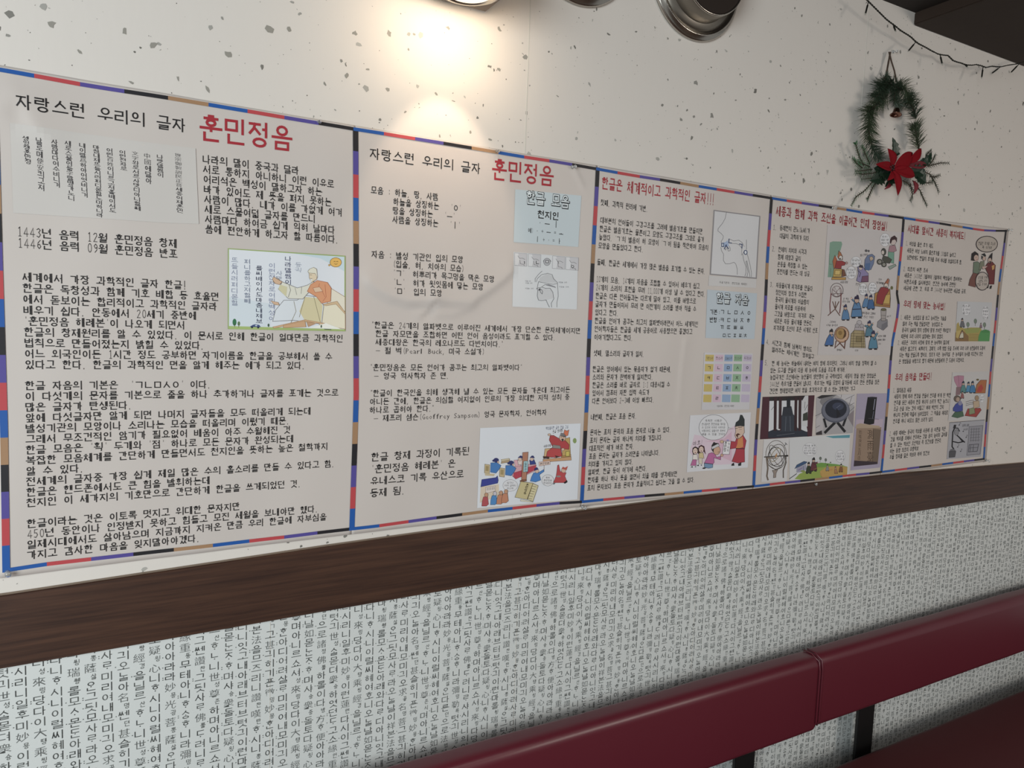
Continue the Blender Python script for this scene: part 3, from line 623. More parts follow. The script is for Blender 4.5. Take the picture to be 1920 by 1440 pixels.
# panel 1: robed statue on a stone chair
p = Pic(340, 440, 4.8)
p.F('9fb467', (418, 122), (1474, 190), (1476, 870), (418, 850)); p.F('dfe3ea', (428, 132), (1464, 200), (1466, 862), (428, 842))
p.F('c6dbe4', (1000, 170), (1464, 200), (1464, 330), (1250, 215)); p.F('d3dde5', (428, 560), (800, 620), (800, 840), (428, 842))
p.F('a9c06a', (428, 822), (800, 832), (1466, 852), (1470, 866), (428, 848))
for cx, y0, y1, s, col in ((480, 200, 640, '뜨들시러펴디몯할', '8d93a6'), (595, 215, 620, '펴니를하고져할빼', '7f8698'), (700, 275, 800, '를씨배이셔도마춤내제보', '232a48'), (815, 250, 780, '이런젼차로어린백셩이', '8a91a8'), (880, 320, 420, '사맛', '9aa0b0'), (960, 190, 450, '나라말쌈이', '3a4060'), (1050, 245, 340, '듕귁', 'a8aebb')):
    n = len(s); st = (y1 - y0) / n
    for k, c in enumerate(s): p.T(c, (cx - 30, y0 + st * (k + .5)), (cx + 30, y0 + st * (k + .5) + 4), st * .8, col, .11)
p.F('e7dfc9', (1340, 480), (1470, 560), (1472, 690), (1310, 620), (1330, 560), o='a4784e', w=4)
p.F('e9e0c4', (1262, 630), (1400, 600), (1472, 700), (1474, 850), (1240, 810), o='a4784e', w=4); p.F('d9b98c', (1300, 640), (1390, 625), (1472, 716), (1472, 700), (1400, 600), (1270, 630), o='a4784e', w=3)
p.F('dde2e8', (1100, 545), (1230, 560), (1280, 640), (1262, 800), (1200, 800), (1010, 770), (820, 780), (845, 680), (920, 590), (1040, 590), o='6d6a6a', w=4)
p.F('dccf9f', (1110, 560), (1225, 570), (1270, 640), (1255, 800), (1120, 790), (1060, 690)); p.L('8a7d5d', 4, (1010, 600), (1030, 690), (985, 790)); p.L('8a7d5d', 4, (1190, 560), (1250, 790)); p.L('8a7d5d', 4, (1110, 560), (1060, 740))
p.F('e3e0cf', (905, 425), (1040, 480), (1130, 455), (1190, 420), (1160, 500), (1090, 580), (960, 575), (870, 490), o='6d6a6a', w=4); p.F('d7cfa2', (885, 450), (950, 470), (940, 560), (870, 490))
p.L('6d6a6a', 4, (965, 450), (980, 500), (960, 560)); p.L('6d6a6a', 3, (1020, 480), (1035, 540)); p.L('6d6a6a', 3, (1080, 470), (1075, 530))
p.F('e59a66', (1220, 412), (1310, 430), (1345, 480), (1340, 600), (1260, 618), (1215, 560), (1130, 510), (1160, 450), o='b5643c', w=4)
p.L('c05e3a', 3, (1200, 480), (1260, 500), (1290, 560)); p.L('c05e3a', 3, (1240, 440), (1225, 490)); p.L('c05e3a', 3, (1290, 450), (1300, 560), (1270, 600)); p.F('e7c19c', (1180, 480), (1240, 470), (1270, 510), (1200, 520), o='b5643c', w=3)
p.F('e8d3b0', (1145, 340), (1215, 350), (1215, 400), (1170, 430), (1148, 390), o='8a6b4a', w=3); p.F('e7e2cc', (1135, 330), (1150, 310), (1185, 295), (1212, 310), (1222, 390), (1200, 350), (1140, 345), o='7b6a50', w=3)
p.L('4d4238', 3, (1152, 362), (1170, 364)); p.L('4d4238', 3, (1158, 395), (1172, 396)); p.F('e8e4d8', (1155, 398), (1180, 400), (1165, 432))
p.F('ddb48e', (830, 380), (860, 400), (905, 425), (880, 450), (840, 440), (815, 400), o='8a6b4a', w=3); p.L('8a6b4a', 3, (845, 440), (820, 420)); p.L('8a6b4a', 3, (860, 385), (880, 410))
p.F('ddb48e', (800, 595), (870, 610), (880, 635), (835, 630), o='8a6b4a', w=3)
p.F('e0b07f', (820, 830), (1110, 765), (1300, 800), (1310, 810), (1120, 780), (830, 842), o='a4784e', w=3); p.F('d8a878', (915, 815), (1110, 775), (1120, 830), (915, 838), o='a4784e', w=3); p.F('c89a6f', (1125, 780), (1210, 800), (1140, 828), o='a4784e', w=3); p.F('efeee4', (1300, 795), (1440, 850), (1160, 840))
p.E('f0b93f', 1386, 250, 52, 42, o='7b5a22', w=4, n=18); p.L('7b5a22', 4, (1368, 245), (1376, 240), (1382, 245)); p.L('7b5a22', 4, (1392, 245), (1400, 240), (1406, 245)); p.L('7b5a22', 4, (1375, 262), (1388, 268), (1400, 262)); p.E('f0b93f', 1328, 275, 8, 8, o='7b5a22', w=3, n=8)
p.E('2f7a4d', 478, 788, 18, 32); p.L('5b4a33', 4, (480, 800), (480, 830)); p.E('5f7d52', 517, 800, 12, 20); p.L('5b4a33', 4, (517, 812), (516, 832))
p.F('3b4f86', (612, 830), (640, 812), (662, 806), (700, 812), (714, 832)); p.E('c3d0e0', 672, 818, 10, 6); p.E('23283c', 635, 834, 10, 8); p.E('23283c', 690, 836, 10, 8)
p.E('47604a', 783, 815, 9, 15); p.E('47604a', 1258, 825, 7, 14); p.L('33363a', 5, (1288, 850), (1345, 854))
p.done(panels[0], 'illustration', 'line drawing of a seated robed statue with a smiling sun')

# panel 2: vowel box
p = Pic(880, 260, 7.385)
p.F('c3d0d6', (635, 700), (1550, 790), (1510, 1500), (614, 1432))
for dx, dy, c, t in ((5, 8, '2c3136', .2), (0, 0, '30353a', .2), (0, 0, 'e4ebee', .1)): p.T('한글 모음', (790 + dx, 808 + dy), (1385 + dx, 880 + dy), 165, c, t)
p.T('천지인', (945, 1045), (1240, 1078), 100, '1d2024', .15); p.T('· ㅡ ㅣ', (960, 1162), (1235, 1188), 90, '1d2024', .12)
p.T('예)', (812, 1268), (885, 1276), 62, '1d2024', .13); p.T('· + ㅡ = ㅗ', (925, 1275), (1300, 1312), 66, '1d2024', .15); p.T('ㅣ + · = ㅏ', (915, 1388), (1275, 1420), 72, '1d2024', .14)
p.done(panels[1], 'vowel_chart', 'pale blue box of vowel strokes')
# panel 2: mouth diagrams
p = Pic(900, 440, 8.727)
p.F('d9dbde', (550, 283), (1605, 372), (1588, 1225), (530, 1177))
for x, y in ((565, 296), (792, 312), (1190, 346), (1408, 364)):
    p.F('c9c7cb', (x, y), (x + 205, y + 16), (x + 200, y + 222), (x - 4, y + 206), o='85858c', w=4); p.F('dcdcdf', (x + 4, y + 4), (x + 60, y + 8), (x + 80, y + 110), (x + 60, y + 205), (x, y + 202))
    p.L('4a4a50', 5, (x + 55, y + 50), (x + 80, y + 90), (x + 130, y + 88), (x + 170, y + 110)); p.L('4a4a50', 5, (x + 85, y + 120), (x + 95, y + 180), (x + 150, y + 190), (x + 158, y + 212))
p.L(BK, 9, (722, 438), (728, 440), (728, 475)); p.L(BK, 9, (920, 432), (920, 475), (962, 477)); p.E('b5b5ba', 1098, 445, 55, 62, o='4a4a50', w=5); p.F('d8d8da', (1078, 420), (1122, 424), (1120, 462), (1076, 458), o=BK, w=8); p.L('4a4a50', 5, (1035, 435), (1060, 400)); p.L('4a4a50', 5, (1165, 440), (1140, 405))
p.L(BK, 7, (1275, 440), (1290, 470)); p.E('d0d0d4', 1515, 522, 20, 18, o=BK, w=8)
p.F('c9cacd', (985, 700), (1100, 640), (1190, 670), (1270, 790), (960, 770)); p.F('cfcfd2', (960, 890), (1080, 880), (1180, 900), (1205, 1040), (1090, 1070), (950, 1060))
for q in (((905, 770), (905, 720), (960, 650), (1018, 596)), ((925, 770), (940, 720), (1010, 655), (1110, 632), (1185, 655), (1205, 720), (1270, 780), (1275, 860), (1285, 1000), (1262, 1110), (1262, 1185)), ((940, 880), (960, 772), (1100, 795), (1200, 812), (1272, 800)),
          ((930, 880), (960, 870), (1000, 865), (1070, 815), (1150, 820), (1240, 868)), ((1020, 862), (1080, 878), (1150, 875), (1195, 940), (1212, 1050), (1170, 1120), (1175, 1185)), ((930, 885), (950, 900), (940, 1000), (960, 1070), (1010, 1080), (1085, 1068), (1115, 1140), (1140, 1185)), ((985, 880), (990, 940), (1020, 970), (1028, 930), (1005, 890))):
    p.L('47484e', 6, *q)
p.F('8c8c92', (1060, 815), (1130, 810), (1235, 850), (1240, 868), (1170, 850), (1090, 830)); p.F('55555c', (960, 890), (985, 875), (1000, 900), (965, 920))
for y, a, b in ((757, 740, 835), (790, 745, 860), (878, 740, 880), (778, 1290, 1425), (852, 1300, 1455)): p.T('이입술 소리', (a, y), (b, y + 3), 22, '77777d', .12)
p.done(panels[1], 'mouth_diagram', 'grey line diagram of a head in profile')
# panel 2: court cartoon
p = Pic(880, 780, 8)
p.F('dcdfe6', (155, 178), (1668, 110), (1622, 1250), (112, 1378))
p.T('백성을위한 글자 만들 고심', (1145, 185), (1485, 162), 45, '2c3a5c', .1); p.T('한글 창제함', (1250, 240), (1400, 212), 40); p.T('세종대왕', (1112, 455), (1225, 440), 34)
throne(p, 1390, 320, 130, 320); p.F('cf9a66', (1100, 650), (1525, 610), (1528, 662), (1104, 692), o=BK, w=4); p.F('d7b078', (1130, 490), (1250, 480), (1250, 620), (1110, 640), o=BK, w=4)
p.F('c33a3c', (1245, 470), (1370, 475), (1390, 600), (1300, 625), (1150, 605), (1165, 530), o='5a1a22', w=5); p.F('bb3338', (1330, 330), (1440, 370), (1495, 430), (1490, 500), (1400, 490), (1250, 465), (1195, 360), (1210, 290), (1260, 290), o='5a1a22', w=5)
p.F('8f8b86', (1250, 430), (1360, 445), (1370, 490), (1245, 480), o=BK, w=3); p.F('4b2f28', (1100, 600), (1200, 610), (1190, 640), (1105, 635)); p.F('4b2f28', (1280, 590), (1370, 610), (1300, 625))
p.E('d9b49a', 1395, 325, 48, 52, o=BK, w=4); p.L(BK, 5, (1370, 318), (1385, 314)); p.L(BK, 5, (1405, 318), (1420, 322)); p.F('3b3234', (1375, 345), (1400, 338), (1418, 350), (1395, 385)); p.F('7d7778', (1355, 300), (1370, 250), (1420, 260), (1450, 320), (1440, 290)); p.F('e0703f', (1415, 260), (1425, 205), (1460, 225), (1490, 205), (1475, 290), (1450, 300), o='7a3a22', w=4); p.E('d9b49a', 1195, 280, 22, 18, o=BK, w=3); p.E('d9b49a', 1400, 500, 24, 20, o=BK, w=3)
p.F('d8c24d', (1445, 535), (1500, 525), (1500, 600), (1445, 605), o='4a5a33', w=5); p.E('8ba35b', 1580, 370, 28, 40)
# scholars, pillar, table
for x, y in ((225, 720), (450, 775)): p.F('cbb382', (x, y), (x + 75, y + 10), (x + 70, y + 140), (x - 5, y + 130), o='5b4a2a', w=5); p.F('a8925f', (x + 15, y + 25), (x + 60, y + 30), (x + 55, y + 105), (x + 12, y + 100))
p.F('cbb890', (225, 850), (380, 870), (360, 900), (230, 890)); p.F('b79b74', (480, 660), (600, 640), (600, 690), (470, 710), o='5b4a2a', w=4); p.F('cfbf9c', (470, 650), (590, 632), (600, 655), (480, 680), o='5b4a2a', w=3)
p.F('d7a2ab', (620, 760), (780, 740), (990, 700), (990, 820), (860, 880), (690, 940), (640, 900), o='7a3040', w=4); p.F('c8324c', (660, 850), (780, 815), (780, 905), (690, 945), (655, 910), o='7a2030', w=4); p.F('c8324c', (860, 770), (1000, 735), (990, 800), (860, 865), o='7a2030', w=4)
for k in range(5): p.L('8f2236', 3, (680 + k * 22, 845 - k * 5), (682 + k * 22, 935 - k * 8)); p.L('8f2236', 3, (875 + k * 24, 768 - k * 6), (876 + k * 24, 855 - k * 12))
for x, y in ((385, 640), (610, 680)):
    p.F('2f7ac2', (x - 70, y + 60), (x + 20, y + 55), (x + 85, y + 100), (x + 60, y + 150), (x + 10, y + 215), (x - 75, y + 200), o='1f3c6b', w=5); p.E('2d3270', x + 10, y + 20, 42, 34); p.F('2d3270', (x - 50, y + 20), (x - 10, y), (x, y + 40), (x - 40, y + 45)); p.E('c9a58f', x + 40, y + 48, 14, 18)
p.F('e2a7b2', (660, 660), (760, 650), (760, 750), (680, 750), o=BK, w=3)
for x, y in ((755, 600), (935, 600)):
    p.F('e4cfc7' if x < 900 else '2b3f8f', (x - 40, y + 60), (x + 30, y + 50), (x + 60, y + 120), (x - 30, y + 130), o=BK, w=4); p.E('dab9a5', x - 5, y + 45, 28, 28, o=BK, w=3); p.F('2d3270', (x - 38, y + 22), (x, y - 10), (x + 22, y - 5), (x + 40, y + 30))
p.F('b97a5c', (790, 545), (872, 538), (848, 950), (775, 955), o='5b3526', w=5); p.F('8a5840', (750, 965), (850, 945), (850, 975), (760, 985), o='5b3526', w=4); p.F('a6cfd6', (805, 675), (870, 672), (868, 830), (800, 838), o='2f5a66', w=5)
for k, c in enumerate('집현전'): p.T(c, (818, 715 + k * 45), (852, 713 + k * 45), 34, '1f3c4b', .13)
p.F('2a7fcf', (960, 850), (1030, 850), (1115, 800), (1120, 830), (1050, 880), (1070, 960), (990, 990), (910, 975), (930, 910), o='1f3c6b', w=5); p.E('dab9a5', 1010, 825, 30, 30, o=BK, w=3); p.F('2d3270', (965, 820), (975, 780), (1010, 765), (1035, 800)); p.F('e7c9bb', (1040, 690), (1205, 670), (1210, 725), (1045, 750), o='7a3040', w=4); p.T('훈민정음', (1055, 718), (1195, 700), 30); p.L('7a5a40', 5, (1118, 740), (1118, 810))
bubble(p, 1175, 965, 90, 85, ['축하', '훈민정음', '만세로다']); bubble(p, 610, 1040, 112, 88, ['쉽구나', '우리의 글자라니', '최고야'])
p.F('c23a40', (1320, 740), (1340, 730), (1360, 830), (1450, 850), (1430, 900), (1460, 980), (1400, 1000), (1260, 1000), (1300, 900), (1310, 830), o='5a1a22', w=4); p.E('d9b49a', 1410, 815, 34, 36, o=BK, w=3); p.F('c2503f', (1380, 790), (1400, 760), (1430, 775), (1475, 750), (1455, 810)); p.F('2c2326', (1245, 1015), (1290, 1000), (1270, 1025)); p.F('2c2326', (1410, 1000), (1460, 960), (1470, 990), (1430, 1015)); p.E('8f8b86', 1335, 905, 35, 14)
p.F('dcc9b0', (165, 1060), (440, 1020), (440, 1200), (150, 1300)); p.F('2f3c9a', (180, 950), (395, 920), (415, 895), (430, 960), (420, 1005), (165, 1060), o='1c2355', w=5); p.F('e0d2c9', (240, 1065), (385, 1045), (385, 1120), (240, 1160), o='8a6b6b', w=4)
for k in range(5): p.L('4a3a3a', 6, (265 + k * 25, 1075 - k * 3), (264 + k * 25, 1110 - k * 3))
for x, y, c in ((240, 1160, 'b9474f'), (370, 1140, '3b86c6'), (460, 1130, 'c9825c'), (535, 1110, 'c9825c')):
    p.F(c, (x - 35, y + 50), (x + 30, y + 45), (x + 45, y + 160), (x + 10, y + 190), (x - 60, y + 190), (x - 55, y + 120), o=BK, w=4); p.E('c8946f' if c != '3b86c6' else 'c9c1c9', x + 8, y + 20, 28, 32, o=BK, w=4)
p.F('cdbd85', (765, 980), (950, 1005), (860, 1250), (678, 1215), o='5b4a2a', w=5); p.F('d8cc9c', (950, 1010), (1028, 1045), (950, 1280), (868, 1250), o='5b4a2a', w=5); p.F('e6dfc2', (762, 1250), (950, 1284), (945, 1295), (765, 1275), o='5b4a2a', w=3)
for k in range(4): p.T('훈민정음'[k], (845 - k * 12, 1030 + k * 40), (885 - k * 12, 1033 + k * 40), 34, '2e261b', .13); 
for k in range(6): p.L('4a3b22', 5, (945 - k * 15, 1050 + k * 36), (1000 - k * 14, 1062 + k * 36))
p.done(panels[1], 'court_cartoon', 'cartoon of scholars in blue and a seated man in red')

# panel 3: profile diagram box
p = Pic(1270, 360, 10.283)
p.F('8f8a8d', (695, 345), (1598, 462), (1525, 1675), (622, 1595)); p.F('d2d0d2', (712, 368), (1575, 480), (1503, 1650), (645, 1575))
g = '7c7a7e'
for q in (((945, 385), (920, 510), (870, 600), (780, 710), (775, 750), (850, 810), (882, 850), (875, 900), (842, 950), (845, 990)), ((835, 1070), (845, 1130), (885, 1200), (880, 1320), (920, 1385), (1000, 1385), (1080, 1355), (1115, 1390), (1140, 1480), (1140, 1590)), ((1000, 905), (1080, 945), (1180, 930), (1240, 975), (1280, 1050)), ((1030, 990), (1130, 995), (1190, 1025), (1235, 1090), (1225, 1220), (1270, 1160)),
          ((1325, 925), (1325, 1110)), ((1335, 1190), (1370, 1310), (1400, 1440), (1420, 1560), (1418, 1635)), ((1250, 1200), (1265, 1310), (1310, 1440), (1310, 1560), (1290, 1620)), ((1330, 1630), (1350, 1540), (1330, 1440), (1310, 1340), (1330, 1330), (1350, 1440), (1380, 1560), (1385, 1630)), ((960, 1080), (975, 1140), (1010, 1130), (1010, 1080), (985, 1040)), ((905, 1090), (925, 1120), (940, 1080))):
    p.L(g, 9, *q)
p.F('9fb4d6', (840, 985), (925, 965), (960, 930), (990, 1040), (905, 1060)); p.F('d9e0ea', (850, 990), (888, 990), (885, 1055), (848, 1052), o='1d3a6b', w=14); p.L('1d3a6b', 17, (935, 1020), (900, 1095)); p.L('1d3a6b', 17, (930, 1030), (975, 1090)); p.L('1d3a6b', 17, (990, 910), (985, 980), (1035, 985)); p.L('1d3a6b', 17, (1190, 1005), (1240, 1010), (1235, 1080)); p.E('dfe3ea', 1305, 1165, 30, 40, o='1d3a6b', w=15)
p.done(panels[2], 'profile_diagram', 'grey-framed profile drawing with blue letters in the mouth')
p = Pic(1280, 490, 9); p.F('cdc9c8', (440, 240), (1240, 300), (1232, 450), (432, 412)); p.T('자음기본자 (훈민정음 해례본)', (612, 352), (1085, 390), 36, '55504f', .1); p.done(panels[2], 'caption_strip')
p = Pic(1280, 490, 9)
p.F('b9c5cf', (410, 478), (1248, 540), (1200, 1312), (370, 1292))
for dx, dy, c, t in ((8, 12, '2c3136', .2), (0, 0, '30353a', .2), (0, 0, 'dfe6ea', .1)): p.T('한글 자음', (560 + dx, 612 + dy), (1100 + dx, 652 + dy), 160, c, t)
for s, a, b, h in (('기본', (452, 850), (570, 856), 80), ('변형', (442, 985), (562, 990), 80), (':', (585, 858), (620, 860), 60), (':', (578, 992), (615, 994), 60), ('ㄱ ㄴ ㅁ ㅅ ㅇ', (625, 852), (1140, 872), 76), ('ㅋ ㄷ ㅂ ㅈ ㅎ', (618, 988), (1130, 998), 76), ('ㄲ ㄸ ㅃ ㅆ', (612, 1108), (1020, 1118), 72), ('ㅁ/ㄷ ㅍ ㅉ/ㅊ', (655, 1248), (1075, 1254), 66)): p.T(s, a, b, h, '1d2024', .15)
p.done(panels[2], 'consonant_chart', 'pale blue box of consonants')
p = Pic(1270, 640, 9.6)
p.F('cdc9cd', (470, 200), (1350, 215), (1290, 1225), (425, 1232))
CC = ['cdb458', 'd3b3c8', '8ba6cb', '8db48f', 'bfb1cb']; HH = ['기본소리', '혓소리', '입술소리', '잇소리', '목구멍소리']
LT = ['ㄱㅋ  ', 'ㄴㄷㅌㄹ', 'ㅁㅂㅍ ', 'ㅅㅈㅊ ', 'ㅇㅎ  ']
for c in range(5):
    x0 = 488 + c * 173; 
    for r in range(5):
        y0, y1 = ((238, 360), (405, 542), (588, 725), (768, 905), (955, 1095))[r]; sx = -(y0 - 238) * .045; x = x0 + sx * (1 + .25 * (c > 2)); w = 152
        p.F(CC[c] if r else CC[c], (x, y0), (x + w, y0 + 3), (x + w - 6, y1), (x - 5, y1 - 2))
        if r == 0: p.T(HH[c], (x + 12, y0 + 62), (x + w - 14, y0 + 64), 50, '4a4640', .1)
        elif LT[c][r - 1] != ' ': p.T(LT[c][r - 1], (x + 48, y0 + 68), (x + 104, y0 + 68), 60, '2e2c2c', .15)
p.T('자음체계도 (훈민정음 해례본)', (705, 1165), (1025, 1162), 34, '4a4640', .1)
p.done(panels[2], 'letter_table', 'pastel five-column letter table')
# panel 3: king gives a letter sheet
p = Pic(1270, 760, 10.29)
p.F('d8d7dc', (235, 190), (1415, 135), (1352, 1195), (180, 1290)); p.F('dcc3d2', (320, 560), (700, 640), (1050, 420), (1250, 300), (1280, 900), (1200, 1120), (700, 1150), (380, 1100), (230, 900)); p.F('d9aec4', (500, 700), (760, 700), (850, 1000), (1040, 1080), (1040, 500), (900, 640))
bubble(p, 690, 425, 285, 245, ['똑똑한 사람은', '반나절이면 훈민정음을 깨우칠', '수 있으며 아무리 어리석은', '사람이라도 열흘이면 충분히', '배울 수 있을 것이다'], 50, '4a444a', 6); p.L('4a444a', 6, (980, 430), (1085, 450), (985, 465))
p.F('b6283d', (1130, 640), (1260, 570), (1325, 680), (1290, 850), (1290, 1090), (1160, 1110), (1040, 1080), (1110, 900), (1130, 820), (1010, 840), (1020, 690), (1110, 700), o='5a1a22', w=7); p.F('d9873f', (1160, 650), (1255, 600), (1265, 800), (1145, 840), (1120, 820), (1150, 740)); p.L('4b2228', 16, (1125, 830), (1285, 835))
p.F('d9b9a3', (1108, 400), (1280, 400), (1290, 520), (1245, 590), (1180, 640), (1130, 640), (1100, 580), (1118, 500), o=BK, w=7); p.F('2e3537', (1100, 415), (1120, 330), (1180, 280), (1205, 180), (1245, 185), (1290, 270), (1290, 400), (1200, 392)); p.L(BK, 9, (1110, 445), (1150, 440)); p.L(BK, 9, (1170, 425), (1235, 420)); p.L(BK, 5, (1185, 460), (1235, 462)); p.F('5b3028', (1115, 570), (1160, 535), (1210, 560), (1160, 580), (1165, 640), (1130, 590))
p.F('e6e2e6', (890, 690), (1025, 690), (990, 945), (860, 940), o='4a444a', w=7)
for k in range(3): p.T('훈민정'[k], (905 - k * 10, 730 + k * 65), (948 - k * 10, 730 + k * 65), 55, '2b2628', .13); p.T('가나다'[k], (965 - k * 8, 745 + k * 60), (1000 - k * 8, 745 + k * 60), 45, '2b2628', .12)
p.E('d9b48c', 850, 700, 35, 28, o=BK, w=5); p.E('8f86c6', 965, 672, 25, 14)
p.F('28262a', (1035, 1130), (1080, 1100), (1090, 1160), (1030, 1165)); p.F('28262a', (1160, 1125), (1225, 1095), (1220, 1160), (1165, 1168))
p.F('c05e9c', (665, 910), (720, 940), (750, 1000), (830, 980), (825, 1050), (700, 1010), (705, 1100), (680, 1130), (520, 1110), (560, 1030), (600, 930), o='5a2348', w=7); p.F('6e93b8', (515, 1115), (680, 1135), (675, 1200), (600, 1215), (520, 1200), o=BK, w=6); p.E('d2a384', 755, 870, 65, 85, o=BK, w=6, a0=.2); p.F('2a2628', (650, 850), (655, 770), (700, 700), (720, 720), (790, 730), (800, 780), (700, 820), (690, 910)); p.F('c9c8cc', (655, 800), (780, 735), (805, 780), (660, 850), o=BK, w=5); p.L(BK, 7, (775, 900), (800, 895)); p.E('d2a384', 850, 960, 28, 26, o=BK, w=5); p.F('2e2a2c', (490, 1200), (560, 1195), (530, 1225), (480, 1225))
for x, y, c, h in ((340, 860, 'c0619a', '3a2a28'), (455, 830, 'd6c08a', '4a1f2a')):
    p.F(h, (x - 60, y + 30), (x - 50, y - 40), (x, y - 70), (x + 60, y - 40), (x + 70, y + 30), (x + 90, y + 120), (x + 50, y + 60), (x - 40, y + 90)); p.E('e0c3b3', x, y + 20, 48, 62, o=BK, w=5); p.L(BK, 6, (x - 20, y + 10), (x - 12, y + 10)); p.L(BK, 6, (x + 12, y + 8), (x + 22, y + 8)); p.E('7a3038', x, y + 50, 12, 9)
    p.F('e6dcd4' if x < 400 else c, (x - 45, y + 90), (x + 35, y + 80), (x + 55, y + 190), (x - 50, y + 190), o=BK, w=5); p.F(c if x < 400 else 'd9cdb8', (x - 50, y + 185), (x + 20, y + 185), (x + 20, y + 300), (x - 90 + (x > 400) * 45, y + 300), o=BK, w=5); p.F('2e2a2c', (x - 90, y + 335), (x - 50, y + 310), (x - 40, y + 340)); p.F('2e2a2c', (x - 10, y + 330), (x + 15, y + 310), (x + 20, y + 335))
p.T('야호!', (290, 740), (480, 705), 80, '3a3438', .09)
p.done(panels[2], 'cartoon', 'pink cartoon of a bearded man in red handing over a lettered sheet')

# panel 4: inventors cartoon (drawing grid 9.6 per pixel from 1540,390)
p = Pic(1540, 390, 9.6)
p.F('c9c1c0', (115, 300), (1400, 440), (1245, 2650), (-60, 2645)); 
p.F('7da28d', (150, 620), (210, 600), (360, 605), (375, 650), (345, 760), (300, 830), (250, 900), (230, 1250), (108, 1245), (130, 1000)); p.L('4a6b5c', 6, (135, 1010), (190, 1015)); p.L('4a6b5c', 5, (165, 1080), (160, 1240)); p.L('4a6b5c', 5, (140, 830), (135, 1000))
p.F('bf8f35', (190, 1245), (440, 1250), (435, 1295), (178, 1290), o=BK, w=6); p.F('c9a548', (225, 1095), (370, 1100), (360, 1240), (205, 1240), o=BK, w=6); p.F('d8b860', (245, 1120), (345, 1125), (335, 1205), (235, 1200), o='5b4422', w=8); p.F('b8602e', (200, 960), (240, 850), (280, 930), (260, 1080), (220, 1090), o=BK, w=5)
p.F('9c2b2f', (270, 950), (370, 950), (430, 980), (420, 1030), (360, 1040), (355, 1095), (240, 1085), o=BK, w=6); p.F('b06a3c', (290, 880), (310, 770), (345, 800), (380, 870), (380, 930), (320, 930), o=BK, w=5); p.E('d6cfc8', 345, 895, 32, 38, o=BK, w=5); p.F('3a2a2a', (320, 905), (350, 900), (345, 940)); p.F('7a4a33', (370, 1100), (410, 1110), (440, 1220), (370, 1240), o=BK, w=5)
p.E('b58e8a', 450, 990, 20, 24, o=BK, w=4)
bubble(p, 615, 970, 90, 95, ['임금님', '별시계']); bubble(p, 530, 1165, 88, 112, ['장영실은', '대단한', '인재야']); bubble(p, 1135, 575, 90, 120, ['와우!', '정말로 대단', '해시계']); 
p.T('세종대왕', (340, 1335), (475, 1335), 40, BK, .12); p.T('별을 관측하자', (690, 850), (820, 840), 42, BK, .12); p.T('혼천의', (610, 1370), (685, 1375), 40, BK, .12)
p.E('5d5a5c', 795, 770, 26, 24); p.E('5d5a5c', 840, 775, 18, 22)
p.F('6a7aa0', (770, 930), (820, 850), (900, 830), (950, 870), (930, 1000), (880, 1110), (770, 1120), (760, 1040), o=BK, w=6); p.F('c2a98f', (850, 890), (900, 870), (930, 920), (870, 960), o=BK, w=5); p.F('4a6a9a', (780, 1000), (870, 990), (850, 1130), (770, 1110))
p.F('8a7fae', (640, 1060), (720, 1030), (770, 1120), (830, 1180), (830, 1330), (680, 1340), (620, 1310), (650, 1180), o=BK, w=6); p.F('7b4a6a', (720, 1230), (830, 1220), (830, 1330), (700, 1335), o=BK, w=6); p.E('cdb6ae', 690, 1080, 34, 40, o=BK, w=5); p.F('3a2f3e', (660, 1070), (680, 1020), (730, 1040), (730, 1080)); p.L(BK, 8, (640, 1120), (690, 1170), (670, 1240))
p.E('c9b7b2', 1275, 600, 55, 70, o=BK, w=5); p.F('40262c', (1215, 620), (1240, 530), (1300, 495), (1345, 540), (1340, 620), (1310, 570), (1260, 580), (1240, 640)); p.F('a87c86', (1215, 680), (1310, 670), (1335, 770), (1270, 800), (1190, 790), o=BK, w=5); p.F('6fa08a', (1190, 790), (1290, 800), (1285, 1000), (1180, 970), o='3f6a56', w=6)
p.E('4a4a44', 1110, 790, 48, 70); p.E('cabdb4', 1095, 800, 28, 38, o=BK, w=4); p.F('4f4f46', (1100, 860), (1180, 880), (1250, 930), (1210, 1000), (1110, 980), (1080, 920), o=BK, w=6)
for x, y, r in ((1035, 970, 50), (1110, 1020, 44)): p.E('5a5a52', x, y, r, r, o=BK, w=7); p.E('b0aaa2', x, y, r * .5, r * .5); p.E('3a3a36', x, y, r * .2, r * .2)
p.F('8fa095', (1185, 1060), (1310, 1010), (1330, 1040), (1215, 1110), o='4a5a50', w=6)
# lower half: offset 1248 rows
Y = 1248
p.E(None, 275, Y + 230, 115, 125, o='4a3436', w=10, n=24); p.E(None, 275, Y + 250, 85, 95, o='6a4446', w=8, n=20); p.L('6a4446', 8, (200, Y + 220), (350, Y + 340), (330, Y + 190), (210, Y + 330), (240, Y + 170), (300, Y + 340)); p.L('4a3436', 8, (160, Y + 300), (390, Y + 290))
p.L('7a3a3c', 17, (172, Y + 290), (150, Y + 480), (158, Y + 650)); p.L('7a3a3c', 17, (350, Y + 300), (345, Y + 480), (325, Y + 640)); p.L('6b4a3c', 15, (120, Y + 685), (245, Y + 570), (200, Y + 440)); p.L('6b4a3c', 15, (325, Y + 685), (245, Y + 570), (310, Y + 440)); p.L('6b4a3c', 14, (250, Y + 440), (248, Y + 550))
p.T('온 백성', (390, Y + 385), (490, Y + 388), 36, BK, .12); p.T('모두가 함께', (375, Y + 435), (505, Y + 440), 36, BK, .12)
H1 = '2b2f55'; B1, B2 = '4d7fae', '2f6398'
